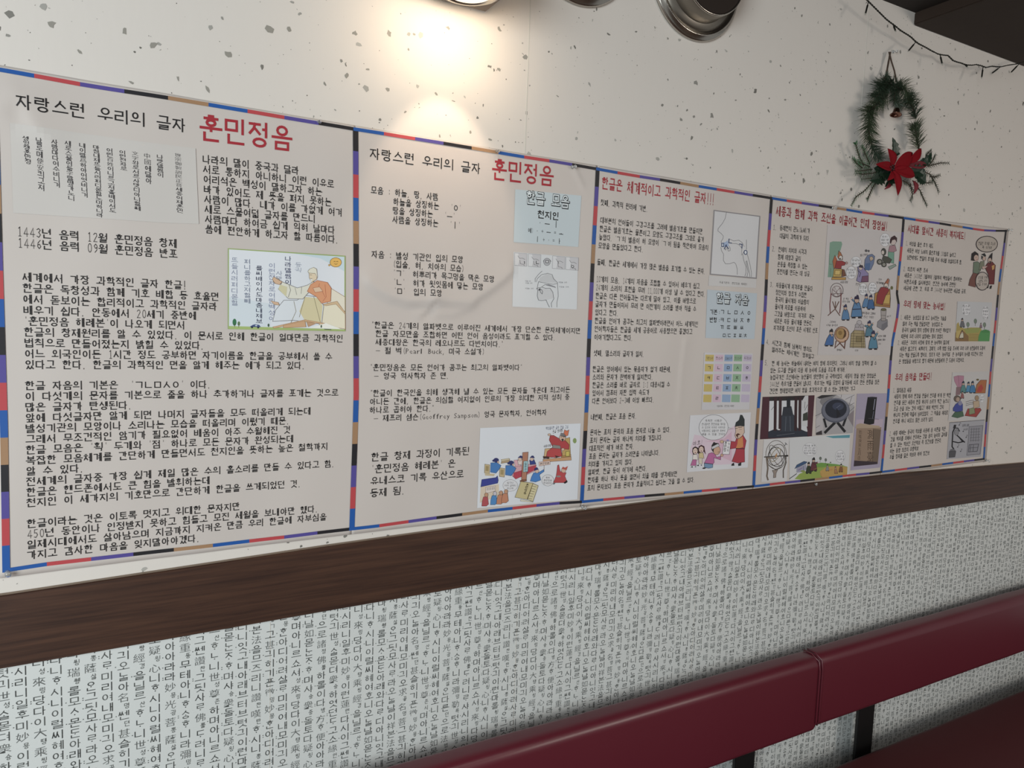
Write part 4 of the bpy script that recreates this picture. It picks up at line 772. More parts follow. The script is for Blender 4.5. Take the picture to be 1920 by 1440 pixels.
man(p, 430, Y + 480, 300, B1, H1, arm=(-14, 8), lean=-2); man(p, 630, Y + 310, 430, B1, '2d2445', arm=(-22, 16), belt='27304d'); man(p, 790, Y + 290, 265, B1, H1, lean=4); man(p, 885, Y + 305, 280, B2, H1, lean=-2)
bubble(p, 740, Y + 215, 78, 108, ['장영실', '최고야']); bubble(p, 905, Y + 195, 72, 105, ['우리', '과학기술', '만세다'])
p.T('또는', (1015, Y + 38), (1075, Y + 38), 36, BK, .12); p.T('자격루를', (975, Y + 95), (1100, Y + 110), 36, BK, .12)
p.F('b98235', (945, Y + 290), (1010, Y + 260), (1210, Y + 210), (1215, Y + 540), (935, Y + 490), o=BK, w=7); p.F('c9a548', (1090, Y + 330), (1210, Y + 300), (1200, Y + 480), (1090, Y + 470), o='5b4422', w=6); p.F('a8743a', (935, Y + 490), (1215, Y + 505), (1215, Y + 545), (935, Y + 515), o=BK, w=5)
p.F('96282e', (1050, Y + 180), (1160, Y + 170), (1190, Y + 240), (1130, Y + 330), (1080, Y + 490), (970, Y + 470), (980, Y + 330), (1010, Y + 250), o=BK, w=6); p.F('b5643c', (1110, Y + 120), (1180, Y + 20), (1205, Y + 50), (1180, Y + 150), (1140, Y + 160), o=BK, w=5); p.E('d6c5b8', 1140, Y + 150, 36, 42, o=BK, w=5); p.F('3a2a2a', (1120, Y + 165), (1150, Y + 160), (1140, Y + 205)); p.E('6b6a3c', 1250, Y + 190, 26, 34)
p.T('축하드립니다 고생하여', (730, Y + 640), (965, Y + 655), 42, BK, .12); p.T('만드신 기계로다', (760, Y + 710), (940, Y + 720), 40, BK, .12); p.T('측우기', (1170, Y + 710), (1245, Y + 695), 34, BK, .12)
p.F('8a888e', (1005, Y + 800), (1065, Y + 745), (1180, Y + 760), (1190, Y + 880), (1110, Y + 955), (995, Y + 890), o=BK, w=6); p.F('73727a', (1080, Y + 850), (1190, Y + 790), (1190, Y + 880), (1105, Y + 955), (1075, Y + 945)); p.F('a89f9c', (1060, Y + 590), (1155, Y + 590), (1150, Y + 780), (1070, Y + 780), o=BK, w=6); p.E('6f6a4a', 1108, Y + 580, 48, 24, o=BK, w=5); p.L(BK, 5, (1062, Y + 680), (1152, Y + 690)); p.L(BK, 5, (1068, Y + 740), (1150, Y + 745))
p.T('그로부터', (150, Y + 800), (260, Y + 805), 36, BK, .12); p.T('시각을 알수있네', (90, Y + 860), (290, Y + 860), 36, BK, .12)
man(p, 140, Y + 920, 325, '3467a6', '26262e', lean=12, arm=(16, 40)); 
p.E('b98a66', 365, Y + 1030, 130, 145, o='5b3a2c', w=9, n=22); p.E('d0a888', 365, Y + 1030, 112, 126); p.E('b08a4a', 350, Y + 1015, 92, 98, o='5b3a2c', w=7); p.F('5e3f22', (390, Y + 920), (440, Y + 970), (440, Y + 1060), (380, Y + 1100), (410, Y + 1010)); p.E('8d6a2f', 335, Y + 1000, 34, 40); 
for k in range(12): a = k * math.pi / 6; p.L('7a5238', 5, (365 + 112 * math.cos(a), Y + 1030 + 126 * math.sin(a)), (365 + 130 * math.cos(a), Y + 1030 + 145 * math.sin(a)))
p.L('6b3f30', 20, (265, Y + 1150), (245, Y + 1270), (335, Y + 1180)); p.L('6b3f30', 20, (430, Y + 1140), (415, Y + 1275), (330, Y + 1180)); p.T('앙부일구', (280, Y + 1305), (375, Y + 1305), 34, BK, .12)
p.E('b5aeb2', 680, Y + 815, 46, 42, o=BK, w=5); p.E('aaa3a8', 640, Y + 870, 38, 36, o=BK, w=5); p.E('aaa3a8', 725, Y + 872, 36, 34, o=BK, w=5); p.F('b3a8ad', (600, Y + 900), (760, Y + 905), (765, Y + 960), (590, Y + 955), o=BK, w=5)
p.F('a9966a', (590, Y + 950), (765, Y + 960), (790, Y + 1270), (515, Y + 1260), (530, Y + 1020), o='4a4030', w=7); p.F('8d7c4f', (625, Y + 1060), (715, Y + 1060), (715, Y + 1165), (620, Y + 1165), o='4a4030', w=6)
for k in range(6): p.L('5a4d33', 6, (530, Y + 1010 + k * 46), (785, Y + 1015 + k * 46))
for x in (580, 730, 760): p.L('5a4d33', 6, (x, Y + 960), (x - 10, Y + 1270))
p.T('자격루', (605, Y + 1318), (665, Y + 1318), 34, BK, .12)
man(p, 855, Y + 770, 310, '4a7c94', H1, arm=(22, 20)); p.F('4a7c94', (780, Y + 860), (840, Y + 870), (830, Y + 910), (770, Y + 880), o=BK, w=5); man(p, 925, Y + 950, 355, '4a86a4', H1, arm=(24, 12)); p.T('시간이 정말', (1010, Y + 1060), (1155, Y + 1055), 34, BK, .12); p.T('정확히 맞는', (1005, Y + 1130), (1150, Y + 1120), 34, BK, .12); p.T('구나', (1020, Y + 1195), (1075, Y + 1195), 34, BK, .12)
p.done(panels[3], 'inventors_cartoon', 'crowded cartoon of blue-robed people with instruments')
# panel 4: photograph of a bronze bell-like instrument in a pavilion
p = Pic(1410, 730, 7.58)
p.F('4e2230', (148, 108), (892, 85), (850, 665), (110, 710)); p.F('2e2528', (245, 105), (760, 92), (720, 160), (242, 165)); p.F('cfd0d6', (245, 165), (715, 155), (790, 600), (230, 600)); p.F('c9c8cc', (760, 92), (806, 90), (795, 530), (715, 520), (715, 170))
p.F('2b3140', (225, 600), (300, 570), (640, 545), (790, 610), (785, 670), (225, 690)); p.F('353c4a', (410, 370), (600, 360), (650, 560), (590, 600), (370, 600)); p.F('2e333f', (440, 250), (560, 240), (590, 370), (420, 380)); p.F('1f232c', (490, 130), (545, 130), (545, 260), (490, 260))
for x in (330, 400, 630, 690): p.F('3a1f26', (x - 22, 110), (x + 20, 108), (x + 10, 590), (x - 30, 590))
p.L('6a7280', 6, (480, 390), (470, 590)); p.L('6a7280', 6, (540, 385), (545, 590)); p.L('545a66', 10, (350, 655), (600, 625)); p.L('2b2a2e', 5, (750, 270), (760, 180)); p.L('2b2a2e', 5, (755, 300), (795, 220)); p.L('2b2a2e', 5, (270, 290), (310, 240)); p.F('e2e3e8', (355, 560), (395, 565), (390, 578), (355, 576)); p.F('3a3f36', (730, 350), (795, 320), (795, 440), (725, 450)); p.F('4e2230', (806, 88), (892, 85), (850, 665), (785, 672))
p.done(panels[3], 'pavilion_photo', 'dark photo of a bronze instrument between maroon posts')
# panel 4: sundial photograph
p = Pic(1530, 730, 8.473)
p.F('aaa6a9', (10, 130), (95, 92), (625, 78), (580, 692), (0, 728)); p.F('7f7c80', (100, 100), (330, 90), (250, 150), (130, 300), (60, 200)); p.F('c4bfc2', (330, 90), (625, 78), (610, 260), (500, 200)); p.F('2f2c30', (20, 130), (95, 92), (330, 88), (60, 150)); p.F('8a7f84', (520, 400), (600, 330), (590, 600), (500, 450)); p.F('3a3338', (0, 690), (90, 640), (100, 722), (0, 727)); p.F('b9b3b6', (0, 480), (90, 380), (120, 640), (0, 690))
for q in (((400, 135), (410, 85)), ((470, 160), (610, 90)), ((520, 260), (570, 120)), ((530, 260), (605, 215)), ((540, 345), (605, 285)), ((0, 420), (90, 375)), ((0, 610), (60, 575))): p.L('3a353a', 5, *q)
p.L('1e1f24', 34, (130, 480), (160, 590)); p.L('1e1f24', 34, (470, 460), (430, 570)); p.L('1e1f24', 42, (150, 680), (290, 540)); p.L('1e1f24', 42, (445, 660), (350, 540))
p.E('55586a', 310, 335, 225, 195, n=26, a0=-.12); p.E('6c6f80', 312, 325, 212, 180, n=26, a0=-.12); p.E('232838', 315, 310, 172, 148, n=24, a0=-.12); p.E('39415a', 350, 270, 90, 60, n=18); p.F('1a1d28', (322, 290), (395, 400), (330, 460)); p.L('8a90a4', 4, (325, 295), (385, 250))
p.done(panels[3], 'sundial_photo', 'photo of a dark bowl-shaped sundial')
p = Pic(1530, 730, 8.473)
p.F('a69bb5', (655, 70), (1122, 62), (1010, 1240), (552, 1288)); p.F('b8a5b8', (640, 480), (1060, 470), (1040, 640), (620, 640)); p.F('9a7f68', (640, 610), (1030, 600), (970, 1180), (600, 1225)); p.F('75604e', (900, 620), (1020, 640), (970, 1180), (880, 1190)); p.F('3d2f38', (605, 1130), (960, 1150), (965, 1185), (598, 1225)); p.F('b29a80', (620, 620), (1010, 610), (1000, 580), (700, 540), (640, 560))
p.F('16161c', (825, 125), (965, 125), (915, 545), (850, 560), (760, 540), o='0e0e12', w=5); p.L('8a8ca0', 12, (935, 160), (912, 320)); p.L('6a6c80', 9, (915, 350), (895, 460)); p.E('2a2a33', 892, 130, 68, 12); p.L('55505a', 5, (830, 460), (990, 475))
for k, c in enumerate('測雨臺'):
    V, Fc, _ = font_glyph(c); x0, y0 = 815 - k * 5, 640 + k * 175; p.layer([(x0, y0), (x0 + 95, y0 + 150)]); p.ink.mesh([p.m(x0 + v[0] * 95, y0 + 150 - v[1] * 150) for v in V], Fc, lin('35221a'))
for k, c in enumerate('乾隆庚寅五月造'):
    V, Fc, _ = font_glyph(c); x0, y0 = 680 - k * 4, 650 + k * 68; p.layer([(x0, y0), (x0 + 48, y0 + 60)]); p.ink.mesh([p.m(x0 + v[0] * 48, y0 + 60 - v[1] * 60) for v in V], Fc, lin('4a352a'))
p.done(panels[3], 'rain_gauge_photo', 'lilac photo of a black cylinder on an inscribed stone')
p = Pic(1410, 730, 7.58)
p.F('d2cfd0', (165, 712), (530, 690), (490, 1302), (118, 1312)); g = '4b3f36'
p.E(None, 340, 930, 150, 205, o='77706a', w=9, n=26); p.E(None, 340, 930, 110, 160, o=g, w=8, n=24, a0=.5); p.E(None, 335, 940, 60, 165, o=g, w=7, n=22, a0=-.5); p.E(None, 345, 960, 110, 140, o='2f2a28', w=9, n=22, a0=-.2); p.E(None, 330, 930, 110, 50, o='8a7c4a', w=7, n=22, a0=-1.0)
p.L('3a322c', 14, (170, 960), (500, 940)); p.L('8a7d70', 20, (200, 975), (330, 975)); p.L('77685a', 22, (200, 980), (215, 1120), (200, 1230), (215, 1280)); p.L('5a5048', 16, (470, 960), (480, 1040), (440, 1150), (440, 1250)); p.L('3a322c', 8, (230, 1080), (330, 1140), (420, 1100)); p.F('9a8a80', (280, 1150), (360, 1140), (335, 1190), (330, 1250), (295, 1255), (300, 1195), o=g, w=5); p.F('c08a50', (320, 940), (350, 900), (350, 950), (325, 975)); p.L('5a5a5e', 9, (470, 760), (495, 785)); p.L('5a5a5e', 9, (480, 775), (460, 800)); p.L('26221f', 22, (475, 945), (500, 943))
p.done(panels[3], 'armillary_drawing', 'drawing of a ringed globe on curved legs')
p = Pic(1480, 800, 14.4)
p.F('d0d0d2', (0, 300), (1640, 185), (1590, 1370), (0, 1440)); p.F('4b98a8', (980, 262), (1630, 218), (1620, 300), (1180, 310))
p.F('93ab3f', (130, 1410), (260, 1270), (430, 1200), (640, 1100), (740, 990), (860, 970), (1250, 1010), (1570, 1080), (1560, 1350), (900, 1385), (300, 1425)); p.F('6fa03a', (680, 1090), (740, 990), (860, 970), (1250, 1010), (1500, 1050), (1200, 1060), (900, 1090)); p.F('c39a42', (820, 1200), (1000, 1080), (1300, 1060), (1565, 1095), (1560, 1350), (900, 1380), (820, 1300))
p.F('9a98ae', (180, 1100), (440, 1010), (450, 1150), (320, 1220), (180, 1240)); p.F('33547e', (130, 1140), (190, 1030), (380, 930), (470, 950), (420, 1000), (190, 1100), o='203248', w=8); p.L('2f3340', 18, (0, 1400), (180, 1270)); p.L('7a5a8a', 14, (230, 1170), (330, 1110)); p.L('4a6a8a', 10, (360, 1060), (370, 1180)); p.E('8a9a4a', 350, 1200, 60, 30)
man(p, 505, 940, 330, '36402a', '1d1d20'); man(p, 640, 820, 390, '6a3038', '1d1d20', arm=(30, 38))
for x, y, r in ((833, 855, 30), (978, 895, 28)): p.E('6d776a', x, y, r, r * 1.4, o='3a4038', w=7); p.L('3a4038', 7, (x - 5, y + 40), (x - 12, y + 115))
p.E('5a6a4a', 1105, 965, 20, 18); bubble(p, 545, 610, 190, 175, ['세상을 밝게', '내려 주신 글자', '알기 쉽게 전함을', '백성을 위해 만들어'], 52, '8d8a90', 5); bubble(p, 1365, 800, 130, 165, ['소나무', '정말로 좋', '구나라네'], 60, '6d6a70', 5)
man(p, 1015, 1010, 190, '8a8a86', '3a3a36'); man(p, 1250, 1065, 200, 'b07a4a', '6a3a2a', lean=-8); man(p, 1380, 990, 240, '8a5a2c', '2c2c22', lean=4); p.L('c0632c', 12, (1040, 1170), (1150, 1160)); p.L('a87c34', 10, (830, 1250), (860, 1370)); p.L('a08a3a', 8, (640, 1150), (760, 1105), (900, 1100))
p.done(panels[3], 'field_cartoon', 'cartoon of people on a green and ochre hill')
# panel 5 pictures
p = Pic(1680, 400, 8.727)
p.E('b9aca0', 1485, 505, 172, 130, o='33282a', w=12, n=24); p.T('한달만 휴가를 주노라', (1350, 490), (1620, 500), 50, BK, .1); p.T('푹 쉬거라', (1410, 555), (1565, 565), 46, BK, .1)
p.F('7a4a40', (1265, 970), (1340, 980), (1300, 1120), (1300, 1210), (1190, 1180), (1210, 1080), o='4a2a28', w=5); p.F('6f7f6a', (1270, 800), (1340, 790), (1400, 860), (1380, 940), (1330, 990), (1260, 970), o=BK, w=5); p.F('7d7f68', (1380, 790), (1440, 780), (1440, 880), (1350, 930), o=BK, w=4)
p.F('2b2324', (1225, 770), (1235, 660), (1290, 620), (1345, 660), (1350, 720), (1290, 690), (1285, 780)); p.E('c5a798', 1310, 730, 40, 52, o=BK, w=4); p.L(BK, 5, (1300, 720), (1315, 718)); p.L('8a3038', 6, (1315, 755), (1330, 752)); p.F('2b2a2c', (1395, 760), (1400, 670), (1450, 650), (1475, 700), (1410, 730)); p.L('cfc8c0', 12, (1405, 690), (1460, 720)); p.E('c5a798', 1440, 740, 28, 36, o=BK, w=4)
p.F('742a2c', (1500, 810), (1570, 790), (1630, 850), (1620, 1010), (1610, 1160), (1525, 1160), (1510, 1000), (1450, 880), o='401518', w=6); p.F('c9974a', (1565, 860), (1615, 840), (1610, 910), (1575, 930)); p.E('c5a798', 1535, 770, 34, 44, o=BK, w=4); p.F('2b2426', (1505, 740), (1530, 690), (1575, 640), (1570, 780), (1545, 730)); p.F('2e1f20', (1520, 785), (1555, 780), (1540, 835)); p.F('c9a79c', (1400, 870), (1500, 860), (1470, 890), (1420, 920), o=BK, w=3); p.F('26201f', (1495, 1180), (1525, 1170), (1515, 1225), (1490, 1225)); p.F('26201f', (1545, 1185), (1580, 1180), (1565, 1235), (1535, 1235))
p.E('bdb0a6', 1410, 1110, 112, 148, o='33282a', w=12, n=22); p.T('산모를 위해', (1340, 1050), (1495, 1048), 42, BK, .1); p.T('남편도 휴가', (1350, 1108), (1490, 1105), 42, BK, .1); p.T('한달 주거라', (1325, 1165), (1485, 1160), 42, BK, .1)
p.done(panels[4], 'family_cartoon', 'drawing of a couple and a man in dark red with speech bubbles')
p = Pic(1670, 550, 8.727)
p.F('c3c3c6', (1097, 130), (1665, 150), (1615, 785), (1052, 785)); p.F('b09a48', (1080, 500), (1110, 470), (1130, 540), (1200, 575), (1300, 560), (1480, 560), (1500, 620), (1450, 785), (1052, 785)); p.F('8d6a38', (1060, 640), (1190, 620), (1270, 700), (1270, 785), (1052, 785)); p.F('c2a858', (1070, 620), (1150, 600), (1100, 740), (1065, 720)); p.F('9aa04a', (1200, 580), (1480, 565), (1450, 640), (1230, 660)); p.F('4f9a52', (1480, 610), (1560, 590), (1630, 620), (1615, 785), (1430, 785), (1440, 700)); 
for k in range(5): p.L('7a6a33', 5, (1280, 670 + k * 25), (1440, 675 + k * 25)); p.L('2f6a3a', 6, (1500 + k * 25, 640), (1520 + k * 22, 600))
for x, y in ((1262, 510), (1388, 455), (1540, 515)): p.E('7a8a78', x, y, 24, 38, o='4a5a4a', w=4); p.L('4a4a3a', 6, (x, y + 35), (x - 4, y + 75))
man(p, 1170, 400, 160, '6a6a70', '35353a'); man(p, 1480, 480, 90, '8a6a7a', '4a3a3a'); man(p, 1150, 600, 140, 'd0c8b0', '4a3a2a', lean=10); bubble(p, 1240, 265, 72, 95, ['참으로', '잘 자라네', '좋구나'], 42, 'a0a0a4', 3); bubble(p, 1555, 320, 55, 110, ['우리', '땅에맞', '추어서', '짓네'], 40, 'a0a0a4', 3)
p.done(panels[4], 'farm_cartoon', 'cartoon of a farm field under two speech bubbles')
p = Pic(1650, 690, 8)
p.F('c6c2c1', (1078, 66), (1632, 48), (1570, 790), (1008, 790)); p.F('b87c96', (1095, 130), (1160, 112), (1250, 118), (1245, 180), (1215, 280), (1150, 285), (1105, 200), o='8a5a70', w=4); p.L('8a4a68', 4, (1165, 120), (1175, 270)); p.F('8a6a70', (1130, 285), (1210, 280), (1190, 400), (1120, 410))
for x, y, s, c in ((1240, 190, 190, '4f8a8a'), (1320, 200, 170, '3a8ab8'), (1380, 190, 190, '2f7ab0'), (1225, 340, 120, '9a5a58')): man(p, x, y, s, c, '22324a')
p.F('b5682e', (1440, 250), (1500, 180), (1590, 180), (1570, 375), (1420, 378), o='6a3a1c', w=5); p.F('b8352a', (1460, 290), (1510, 240), (1540, 300), (1510, 360), (1440, 360)); p.E('6a5a2a', 1455, 175, 20, 14)
p.E('6a5a50', 1145, 460, 55, 50, o=BK, w=4); p.E('b59a86', 1155, 470, 30, 34); p.F('3545a0', (1080, 600), (1120, 540), (1190, 500), (1230, 540), (1230, 640), (1140, 660), (1080, 640), o='222a5a', w=5); p.E('8a88a8', 1190, 525, 32, 36); p.F('4a6a50', (1060, 725), (1110, 660), (1230, 650), (1245, 720), (1150, 748), o='2a4030', w=5)
p.F('a8362e', (1265, 715), (1310, 610), (1500, 600), (1520, 630), (1440, 735), o='5a1a18', w=5); p.F('8a9468', (1330, 610), (1410, 590), (1420, 680), (1330, 700), o=BK, w=4); p.F('c2a888', (1390, 500), (1480, 490), (1490, 580), (1400, 610), o='6a4a38', w=4); p.E('a88a6a', 1445, 450, 30, 40, o=BK, w=3)
for y in (490, 520, 545): p.L('3a3236', 5, (1280, y + 20), (1340, y), (1400, y - 8))
bubble(p, 1525, 455, 34, 60, ['소리', '맑다'], 30, 'b0b4bc', 3)
p.done(panels[4], 'music_cartoon', 'cartoon of people making music in bright robes')
p = Pic(1650, 690, 8)
p.F('a9a8b0', (1035, 818), (1570, 778), (1515, 1330), (1000, 1366)); p.L('4a484e', 7, (1035, 818), (1570, 778)); p.F('95949e', (1330, 880), (1545, 862), (1525, 1080), (1500, 1290), (1300, 1310), (1320, 1050), o='55535a', w=6)
for k in range(5): p.L('55535a', 5, (1350, 920 + k * 42), (1500, 912 + k * 42)); 
for k in range(4): p.L('55535a', 5, (1370 + k * 38, 900), (1358 + k * 38, 1100))
p.F('8f8e98', (1335, 1150), (1480, 1140), (1455, 1250), (1325, 1258), o='33313a', w=7); p.L('33313a', 6, (1360, 1160), (1350, 1250)); p.L('33313a', 6, (1400, 1155), (1395, 1250)); p.L('33313a', 5, (1335, 1200), (1465, 1192))
p.L('1f1d22', 20, (1120, 880), (1085, 960), (1080, 1100), (1078, 1180), (1100, 1210)); p.L('1f1d22', 14, (1115, 900), (1160, 900), (1185, 945)); p.L('1f1d22', 17, (1080, 1100), (1170, 1120), (1235, 1105), (1190, 1050)); p.L('1f1d22', 18, (1150, 1010), (1260, 1110)); p.F('2a282d', (1085, 905), (1100, 850), (1135, 850), (1130, 890)); p.E('8b8a90', 1140, 965, 32, 45, o='2a282d', w=4)
p.E('6a696f', 1085, 1240, 45, 28); p.F('55545a', (1035, 1250), (1135, 1245), (1120, 1335), (1032, 1342), o='2a282d', w=5)
p.T('나라의 음악', (1225, 862), (1330, 858), 40, BK, .11); p.T('소리', (1270, 918), (1310, 916), 32, BK, .11)
for x, y in ((1180, 855), (1240, 950), (1160, 1185), (1285, 1040), (1205, 1250)): p.E('2a282d', x, y, 9, 7); p.L('2a282d', 4, (x + 8, y), (x + 12, y - 38), (x + 26, y - 28))
p.done(panels[4], 'score_drawing', 'grey drawing of a crouching man beside a written score')

# ------------------------------------------------------------------ script wallpaper lettering (pattern repeats every 0.53 m)
PAT = ['텃긔世^셩ㅅㆍㄹ몯뎌衆^슝하엿던ㄷㆍ고소緣^연重^뜡무테아니ㅎㆍ시', '시리니일후미妙^묭이런蓮^련다시이그쎈讚^찬그딋사ㄹㆍ佛^뿛ㄷㆍ려니', '^셩來^링당다이大^땡乘^씽經^경을닐르^산ㅎㆍㄴㆍ니世^셩尊^존하며아니', '니ㅎㆍ시니이럴씨혜여호니오ㄴㆍㄹ날如몯ㄴㆍㄴㅈㆍㅎㆍ며샤^슝衆돌토다', '^쓍瑞^쒱롤모ㅅㆍ몬ㄷㆍㄴ아래와다ㄹㆍ디아니잇고내아래브터브텃긔이런마', '^뽕薩^삻ㅇㆍㄴ그딋모사ㄹㆍ라오ㄴㆍㄹ날이祥본法을므즈리니讚^찬嘆^탄ㅎㆍ시',
 '사ㄹㆍ미리여내모미긔오求^끃名^명菩그甚긔히기픈微^밍妙^묭혼아디어려', '긔오ㄴㆍㄹ아名^명쎈^뎐甚슬히기픈微^밍妙^묭ㅎㆍㄴ아디어려살ㄹㆍ미리여내모미긔', '^썅經^경을닐르^산ㅎㆍㄴㆍ니世^셩尊^존^시며아니르쇼셔^셩來^링당다이大^땡乘', '疑^읭心니ㅎㆍ시니이럴씨혜여호니오ㄴㆍㄹ날如몯ㄴㆍㄴㅈㆍㅎㆍ며샤衆^슝돌토', '아아라라妙^묭光^광菩^뽕薩^삻ㅇㆍㄴ다른^뎐으로法^법하롤이다^방方ㅎㆍ便아', '重^뜡무테아니ㅎㆍㅅㆍㅇㅎㆍ니라彌^밍勒^륵텃긔世^셩슬몯뎌하엿던고소緣',
 '그쎈讚^찬그딋사ㄹㆍ佛^뿛ㄷㆍ려니ㄹㆍ샤시리니의일후미妙^묭이런蓮^련다시', '^산ㅎㆍㄴㆍ니世^셩尊^존하며아니르쇼셔^셩來^링다당이大^땡乘^씽經^경을닐르', '몯ㄴㆍㄴㅈㆍㅎㆍ며샤^슝衆돌토다疑^읭心니ㅎㆍ시니이럴씨혜여호니오ㄴㆍㄹ날', '니잇고내아래브터브텃긔이런마롤^쓍瑞^쒱롤모ㅅㆍ몬ㄷㆍㄴ아래와다ㄹㆍ디', '본法을므즈리니讚^찬嘆^탄ㅎㆍ시니^뽕薩^삻ㅇㆍㄴ그딋모사ㄹㆍ라오ㄴㆍㄹ날이', '^ㄱ고甚긔히기픈微^밍妙^묭ㅎㆍㄴ아디어려사ㄹㆍ미리여내모미긔오求^끃',
 '^묭ㅎㆍㄴ아디어려살ㄹㆍ미리여내모미긔오ㄴㆍㄹ아名^명쎈^뎐甚슬히기픈', '며아니르쇼셔^셩來^링당다이大^땡乘^씽經^경을닐르^산ㅎㆍㄴㆍ니世^셩尊', '날如몯ㄴㆍㄴㅈㆍㅎㆍ며샤^슝衆^중돌토다疑^읭心니ㅎㆍ시니이럴씨혜여호니', '^뎐으로諸^졍佛^뿛하롤이다^방方ㅎㆍ便아아라라妙^묭光^광菩^뽕薩^삻']
def tokens(s):
    out = []; i = 0
    while i < len(s):
        c = s[i]
        if c == '^': out.append(('small', s[i + 1])); i += 2; continue
        if i + 1 < len(s) and s[i + 1] == 'ㆍ':
            t = s[i] + 'ㆍ'; i += 2
            if i < len(s) and s[i] in 'ㄴㄹㅇㅁ' and not (i + 1 < len(s) and s[i + 1] == 'ㆍ'): t += s[i]; i += 1
            out.append(('big', t)); continue
        out.append(('hanja' if ord(c) < 0xA000 and ord(c) > 0x4e00 else 'big', c)); i += 1
    return out
def arae(t):
    q = [];
    for s in syll(t[0], 'ㆍ', t[2:]): q += stroke_quads(s, .084)
    return q
PERIOD = .53; CW = PERIOD / 22; INKC = [lin('4b4e4d'), lin('5a5d5b'), lin('424544')]
TOPZ = 1.092; X0 = .0155 - .53 * 3
tile = Ink()
def wp(x, z): return (x, -.0011, z)
for c, s in enumerate(PAT):
    rg = random.Random(c * 7 + 1); xx = (c - 1) * CW - CW * .5; z = TOPZ + .0185 - rg.uniform(-.006, .006); toks = tokens(s); k = -1; sh = INKC[c % 3]
    while z > .30:
        kind, t = toks[k % len(toks)]; k += 1; col = rg.choice(INKC)
        if kind == 'big':
            w, h = CW * .74, .0142; x = xx + CW * .1; q = arae(t) if 'ㆍ' in t else glyph_quads(t, .082)
            for f in q: tile.face([wp(x + v[0] * w, z - h + v[1] * h) for v in f], col)
            if rg.random() < .42:
                n = rg.choice((1, 1, 2))
                for j in range(n): zz = z - h * (.5 + (.25 * j if n > 1 else 0)); r = .0009; tile.face([wp(x - .003 + r * math.cos(a), zz + r * math.sin(a)) for a in (0, 1.05, 2.1, 3.14, 4.19, 5.24)], col)
            z -= .0185
        elif kind == 'hanja':
            V, Fc, _ = font_glyph(t); w, h = CW * .72, .0155; x = xx + CW * .1
            tile.mesh([wp(x + v[0] * w, z - h + v[1] * h) for v in V], Fc, lin('676a69')); z -= .0188
        else:
            w, h = CW * .34, .0092; x = xx + CW * .48
            for f in glyph_quads(t, .11): tile.face([wp(x + v[0] * w, z - h + v[1] * h) for v in f], lin('747775'))
            z -= .0134
tile_me = mesh_np('wallpaper_lettering', tile.V, tile.L, tile.S, INK_M, tile.C)
for r in range(13):
    o = bpy.data.objects.new('wallpaper_lettering', tile_me); COL.objects.link(o); o.location = (X0 + r * PERIOD, 0, 0); o.parent = lower; tag(o, kind='stuff')
for x in (.0155 + .12 - .265, .0155 + .12 + .265, .0155 + .12 + .795, .0155 + .12 + 1.325, 2.515, 3.045):
    bm_obj('paper_joint', box(x - .0006, x + .0006, -.0009, -.0006, .42, 1.1), m_seam, lower)

# ------------------------------------------------------------------ clear push pins
m_pin = mat('clear_plastic', 'f4f6f6', .08); b_ = m_pin.node_tree.nodes['Principled BSDF']; b_.inputs['Transmission Weight'].default_value = .85; b_.inputs['IOR'].default_value = 1.49
m_steel = mat('steel', 'c9c9c9', .25, 1.0)
def pin(px, py, label, d=.007, s=1.0):
    P = at(px, py, d); t = empty('push_pin', tuple(P), label, 'pin', 'clear push pins in the wall')
    prof = [(0, .0), (.0042, 0), (.0046, .0008), (.0030, .002), (.0022, .004), (.0022, .0075), (.0040, .0095), (.0044, .0105), (.0036, .0115), (0, .0117)]
    tl = Vector((.12, -1, -.1))
    bm_obj('pin_head', lathe([(r * s, h * s) for r, h in prof], P, tl, 16), m_pin, t, True)
    bm_obj('pin_shaft', lathe([(0, -.0045), (.0005, -.004), (.0005, .0005), (0, .001)], P, tl, 6), m_steel, t)
pin(1073, 313, 'clear push pin at the banner top edge near the second panel corner')
pin(1092, 950, 'clear push pin below the second and third panel divider')
pin(15, 1073, 'clear push pin at the lower left corner of the banner')
pin(1561, 390, 'clear push pin on the banner top edge under the wreath')
pin(1525, 906, 'clear push pin under the bottom edge of the fourth panel')
pin(1849, 863, 'clear push pin at the lower right corner of the banner')
pin(1891, 431, 'clear push pin at the upper right corner of the banner')
pin(931, 284, 'clear push pin on the banner top edge above a blue stripe of the second panel', s=.7)
pin(597, 229, 'clear push pin on the banner top edge at the right of the first panel', s=.7)
pin(1675, 97, 'clear push pin holding the ribbon of the wreath', .002)

